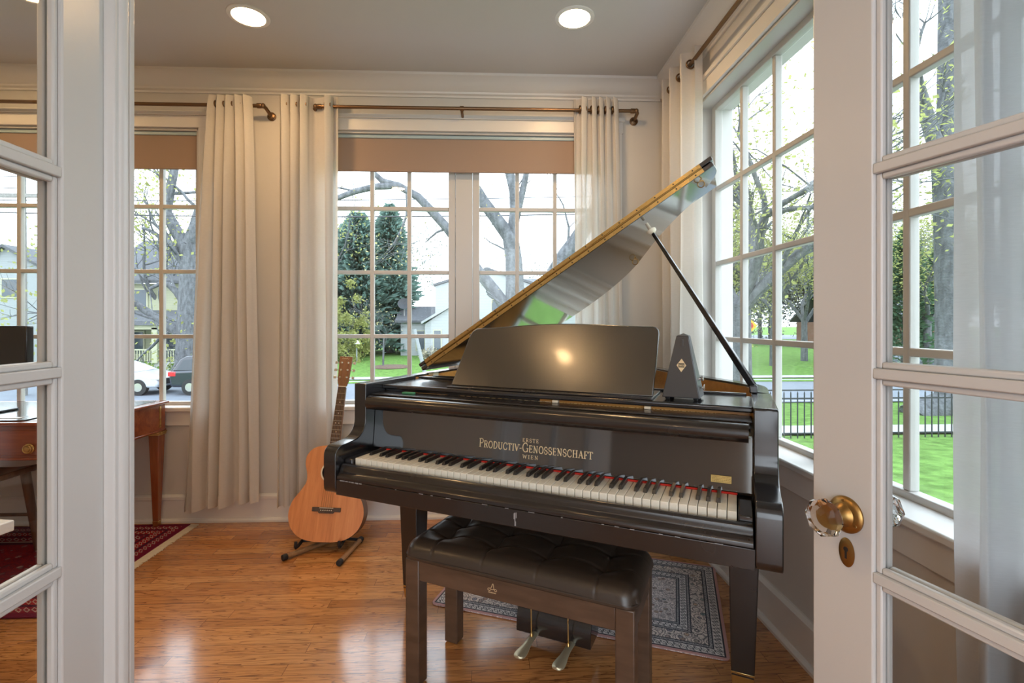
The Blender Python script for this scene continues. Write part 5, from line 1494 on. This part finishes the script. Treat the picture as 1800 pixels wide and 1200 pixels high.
# satellite dish on the low wing
dsh = empty('satellite_dish', (-7.2, 41.5, gz(40) + 3.15)); tag(dsh, 'grey satellite dish on the low roof of the white house', 'satellite dish')
MB().tube([(0, 0, -.3), (0, 0, .7), (0, -.15, .95)], .05, 8).build('mast', M['concrete'], dsh)
MB().lathe([(0, 0), (.25, .03), (.48, .12), (.50, .14), (.46, .13), (.24, .05), (0, .02)], (0, -.15, 1.05), (0.1, -1, .5), 24).build('dish', M['iron'], dsh, smooth=60)
# yellow house with a porch across the street
h = house('house', 'pale yellow house with a columned porch behind the parked cars', -18.5, 33)
part_box('wall', h, -6.0, 5.0, 0, 8, -.3, 5.4, M['siding_yellow']); gable(h, -6, 5, 0, 8, 5.4, 8.6, .5, 'x')
part_box('porch_floor', h, -6.0, 4.0, -2.4, 0, -.3, .55, M['concrete'])
m = MB(); m.hexa([(-6.3, -2.7, 2.75), (4.3, -2.7, 2.75), (4.3, 0, 2.75), (-6.3, 0, 2.75)], [(-6.3, -2.6, 3.0), (4.3, -2.6, 3.0), (4.3, 0, 3.7), (-6.3, 0, 3.7)]); m.build('porch_roof', M['roof'], h)
part_box('porch_beam', h, -6.1, 4.1, -2.5, -2.2, 2.5, 2.95, M['house_trim'])
for x in (-5.8, -3.6, -1.5, .9, 3.8): part_box('porch_column', h, x - .16, x + .16, -2.5, -2.2, .5, 2.6, M['house_trim'])
m = MB(); m.box(-5.8, -.2, -2.4, -2.3, 1.25, 1.33)
for k in range(38): m.box(-5.75 + .15 * k, -5.70 + .15 * k, -2.38, -2.32, .6, 1.25)
m.build('porch_railing', M['house_trim'], h)
for a, b, z0, z1 in ((-4.8, -3.8, .9, 2.3), (-2.6, -1.7, .6, 2.4), (1.4, 2.6, .9, 2.3), (-4.6, -3.6, 3.9, 5.0), (-1.4, -.4, 3.9, 5.0), (1.8, 2.8, 3.9, 5.0)): win(h, a, b, z0, z1, 0)
# grey house far left, seen through the left door
h = house('house', 'pale grey house with a gable seen through the left hand door', -33, 36)
part_box('wall', h, -6, 5.0, 0, 8, -.3, 4.6, M['siding_grey']); gable(h, -6, 5.0, 0, 8, 4.6, 8.0, .4, 'y', 'roof', 'siding_grey')
for a, b, z0, z1 in ((-4, -3, 1, 2.4), (-1, 0, 1, 2.4), (2.2, 3.2, 1, 2.4), (-.8, .2, 4.6, 5.8)): win(h, a, b, z0, z1, 0)
# brown brick house down the street
h = house('house', 'low brown brick house with a dark roof beyond the side street', 39.0, 46)
part_box('wall', h, -6, 6, 0, 7, -.3, 2.6, M['brick']); gable(h, -6, 6, 0, 7, 2.6, 5.2, .5, 'x')
for a, b in ((-4, -2.6), (0, 1.6), (3.4, 4.6)): win(h, a, b, .8, 2.1, 0)

# ---------------------------------------------------------------- cars
def car(name, label, x, y, facing, paint, kind='suv'):
    """side view built along local x, nose at +x"""
    z = gz(y) + .02
    c = empty(name, (x, y, z), 0 if facing > 0 else math.pi); tag(c, label, 'car', 'parked cars across the street')
    W_ = .90
    if kind == 'suv':
        low = [(-2.25, .42), (-2.30, .75), (-2.24, 1.02), (-1.2, 1.06), (.75, 1.06), (1.25, 1.0), (1.95, .90), (2.22, .78), (2.28, .55), (2.22, .36), (-2.2, .34)]
        top = [(-2.20, 1.02), (-1.95, 1.50), (-1.72, 1.64), (-1.0, 1.70), (.05, 1.66), (.45, 1.52), (1.12, 1.03)]
        wn = [(-2.0, 1.08), (-1.80, 1.48), (-1.0, 1.58), (.02, 1.55), (.32, 1.45), (.88, 1.08)]
    else:
        low = [(-2.2, .40), (-2.25, .70), (-2.2, .98), (-1.2, 1.02), (.75, 1.02), (1.3, .95), (1.9, .82), (2.18, .70), (2.22, .48), (2.15, .32), (-2.15, .32)]
        top = [(-2.1, .98), (-1.7, 1.42), (-1.0, 1.50), (-.1, 1.46), (.35, 1.32), (1.15, .98)]
        wn = [(-1.85, 1.03), (-1.6, 1.34), (-.95, 1.41), (-.12, 1.37), (.22, 1.27), (.85, 1.03)]
    MB().prism(low, 'y', -W_, W_).build('car_body', paint, c, bevel=.09, seg=3)
    n_ = len(top); m = MB()
    m.add([(p[0], -W_ + .06 + (p[1] - 1.0) * .28, p[1]) for p in top] + [(p[0], W_ - .06 - (p[1] - 1.0) * .28, p[1]) for p in top], [tuple(range(n_)), tuple(range(2 * n_ - 1, n_ - 1, -1))] + [(i, n_ + i, n_ + (i + 1) % n_, (i + 1) % n_) for i in range(n_)])
    m.build('cabin', paint, c, bevel=.05, seg=3)
    for s in (-1, 1):
        n_ = len(wn); m = MB(); yy = lambda p, o_: s * (W_ - .06 - (p[1] - 1.0) * .28 + o_)
        m.add([(p[0], yy(p, .012), p[1]) for p in wn] + [(p[0], yy(p, -.02), p[1]) for p in wn], [tuple(range(n_)), tuple(range(2 * n_ - 1, n_ - 1, -1))] + [(i, n_ + i, n_ + (i + 1) % n_, (i + 1) % n_) for i in range(n_)])
        m.build('side_window', M['car_glass'], c)
        for x_ in (-1.42, 1.40):
            w_ = MB().lathe([(0, -.11), (.22, -.11), (.34, -.10), (.355, -.05), (.355, .05), (.34, .10), (.22, .11), (0, .11)], (x_, s * (W_ - .10), .345), (0, 1, 0), 24).build('wheel', M['tyre'], c, smooth=40)
            MB().lathe([(0, -.012), (.18, -.012), (.18, .012), (0, .012)], (x_, s * (W_ + .01), .345), (0, 1, 0), 20).build('hub', M['steel'], w_)
        MB().box(-2.33, -2.0, *sorted((s * (W_ - .30), s * (W_ + .012))), .80, 1.0).build('tail_lamp', M['lamp_red'], c, bevel=.03)
        MB().box(1.92, 2.27, *sorted((s * (W_ - .34), s * (W_ + .010))), .66, .80).build('head_lamp', M['lamp_clear'], c, bevel=.03)
    MB().box(2.20, 2.30, -.50, .50, .45, .70).build('grille', M['iron'], c, bevel=.02)
    return c
car('car', 'white car parked across the street behind the desk window', -16.3, 22.6, 1, M['car_white'], 'sedan')
car('car', 'dark blue black car with a red tail lamp across the street', -11.35, 22.6, 1, M['car_black'], 'suv')
car('car', 'white car nose showing beside the guitar headstock', -9.05, 21.2, 1, M['car_white'], 'sedan')

# ---------------------------------------------------------------- poles, cables, sign
up = empty('utility_pole', (-19.85, 22.0, gz(22))); tag(up, 'grey utility pole seen through the left hand door', 'utility pole')
MB().tube([(0, 0, -.2), (0, 0, 9.5)], [.17, .12], 14).build('pole', M['pole_wood'], up, smooth=60)
MB().box(-1.1, 1.1, -.06, .06, 8.4, 8.55).build('cross_arm', M['pole_wood'], up)
def cable(label, a, b, sag=.3, r=.018):
    a = Vector(a); b = Vector(b)
    pts = [a.lerp(b, k / 16) - Vector((0, 0, sag * 4 * (k / 16) * (1 - k / 16))) - a for k in range(17)]
    o = MB().tube(pts, r, 6).build('overhead_cable', M['cable'], None, smooth=60); o.location = a
    tag(o, label, 'cable', 'overhead cables along the street')
cable('upper overhead cable crossing the top panes of the piano window', (-30, 21, 6.2), (14, 21, 6.9), .3)
cable('lower overhead cable crossing the top panes of the piano window', (-30, 21, 5.95), (14, 21, 6.2), .5, .026)
for k in range(4): cable('overhead cable ending at the utility pole, seen through the left hand door', (-40, 21.9, 6.6 + .55 * k), (-19.85, 21.95, 6.9 + .5 * k), .15)
lp = empty('lamp_post', (-4.45, 30.0, gz(30))); tag(lp, 'pale leaning post on the lawn left of the white house', 'post')
MB().tube([(.45, 0, 0), (-.15, 0, 2.6)], [.12, .10], 12).build('post', M['siding_grey'], lp, smooth=60)
wp = empty('garden_lamp', (-9.6, 36.0, gz(36))); tag(wp, 'little white garden lamp on the lawn near the pine', 'lamp')
MB().tube([(0, 0, 0), (0, 0, 1.3)], .05, 8).build('post', M['siding_grey'], wp, smooth=60)
MB().lathe([(0, 0), (.25, 0), (.10, .25), (0, .28)], (0, 0, 1.3), n=14).build('lamp_head', M['white_paint'], wp, smooth=40)
sg = empty('road_sign', (25.2, 48.0, gz(48))); tag(sg, 'small yellow diamond road sign with a red disc, across the street', 'sign')
MB().tube([(0, 0, 0), (0, 0, 3.0)], .05, 8).build('post', M['steel'], sg)
MB().prism([(0, 1.5), (.75, 2.25), (0, 3.0), (-.75, 2.25)], 'y', -.06, -.03).build('diamond_panel', M['sign_yellow'], sg)
MB().lathe([(0, 0), (.34, 0), (.34, .02), (0, .02)], (0, -.09, 2.25), (0, 1, 0), 8).build('sign_disc', M['sign_red'], sg)

# ------------------------------------------------------------------ light, camera
w = bpy.data.worlds.new('overcast'); scene.world = w; w.use_nodes = True
nt = w.node_tree; nt.nodes.clear()
out = nd(nt, 'ShaderNodeOutputWorld')
tc = nd(nt, 'ShaderNodeTexCoord')
sz = nd(nt, 'ShaderNodeSeparateXYZ', {0: tc.outputs['Generated']}).outputs[2]
cl = ramp(nt, sz, [(0.0, (0.84, 0.92, 1.0)), (0.5, (0.84, 0.92, 1.0)), (1.0, (0.70, 0.84, 1.0))])
bg = nd(nt, 'ShaderNodeBackground', {'Color': cl, 'Strength': 4.2})
nt.links.new(bg.outputs[0], out.inputs[0])
def portal(loc, rot, sx, sy):
    l = bpy.data.lights.new('window_portal', 'AREA'); l.shape = 'RECTANGLE'; l.size = sx; l.size_y = sy
    l.cycles.is_portal = True
    o = bpy.data.objects.new('window_portal', l); COL.objects.link(o); o.location = loc; o.rotation_euler = rot
for wv in (W1, W2): portal(((wv[0] + wv[1]) / 2, YB + .22, (ZS + ZH) / 2), (R(-90), 0, 0), wv[1] - wv[0], ZH - ZS)
portal((XR + .22, (W3[0] + W3[1]) / 2, (ZS + ZH) / 2), (0, R(90), 0), ZH - ZS, W3[1] - W3[0])
portal((-0.07, -2.92, 1.31), (R(90), 0, 0), 2.36, 2.54)  # daylight through the unseen opening added in the rear wall

cd = bpy.data.cameras.new('camera'); cam = bpy.data.objects.new('camera', cd); COL.objects.link(cam)
cd.sensor_width = 36.0; cd.lens = 36.0 * 880 / 1800
cd.shift_y = -(600 - 567) / 1800.0
cd.clip_start = 0.02; cd.clip_end = 500
cam.location = (0, 0, 1.205); cam.rotation_euler = (R(90), 0, -R(2.3))
scene.camera = cam

vs_ = scene.view_settings
vs_.view_transform = 'Standard'; vs_.look = 'None'; vs_.gamma = 1.0; vs_.exposure = 0.35; vs_.use_curve_mapping = False
cy = scene.cycles
cy.use_denoising = True
cy.use_adaptive_sampling = True; cy.adaptive_threshold = 0.03
cy.max_bounces = 8; cy.diffuse_bounces = 4; cy.glossy_bounces = 4; cy.transmission_bounces = 8; cy.transparent_max_bounces = 12
cy.caustics_reflective = False; cy.caustics_refractive = False
cy.sample_clamp_indirect = 6.0
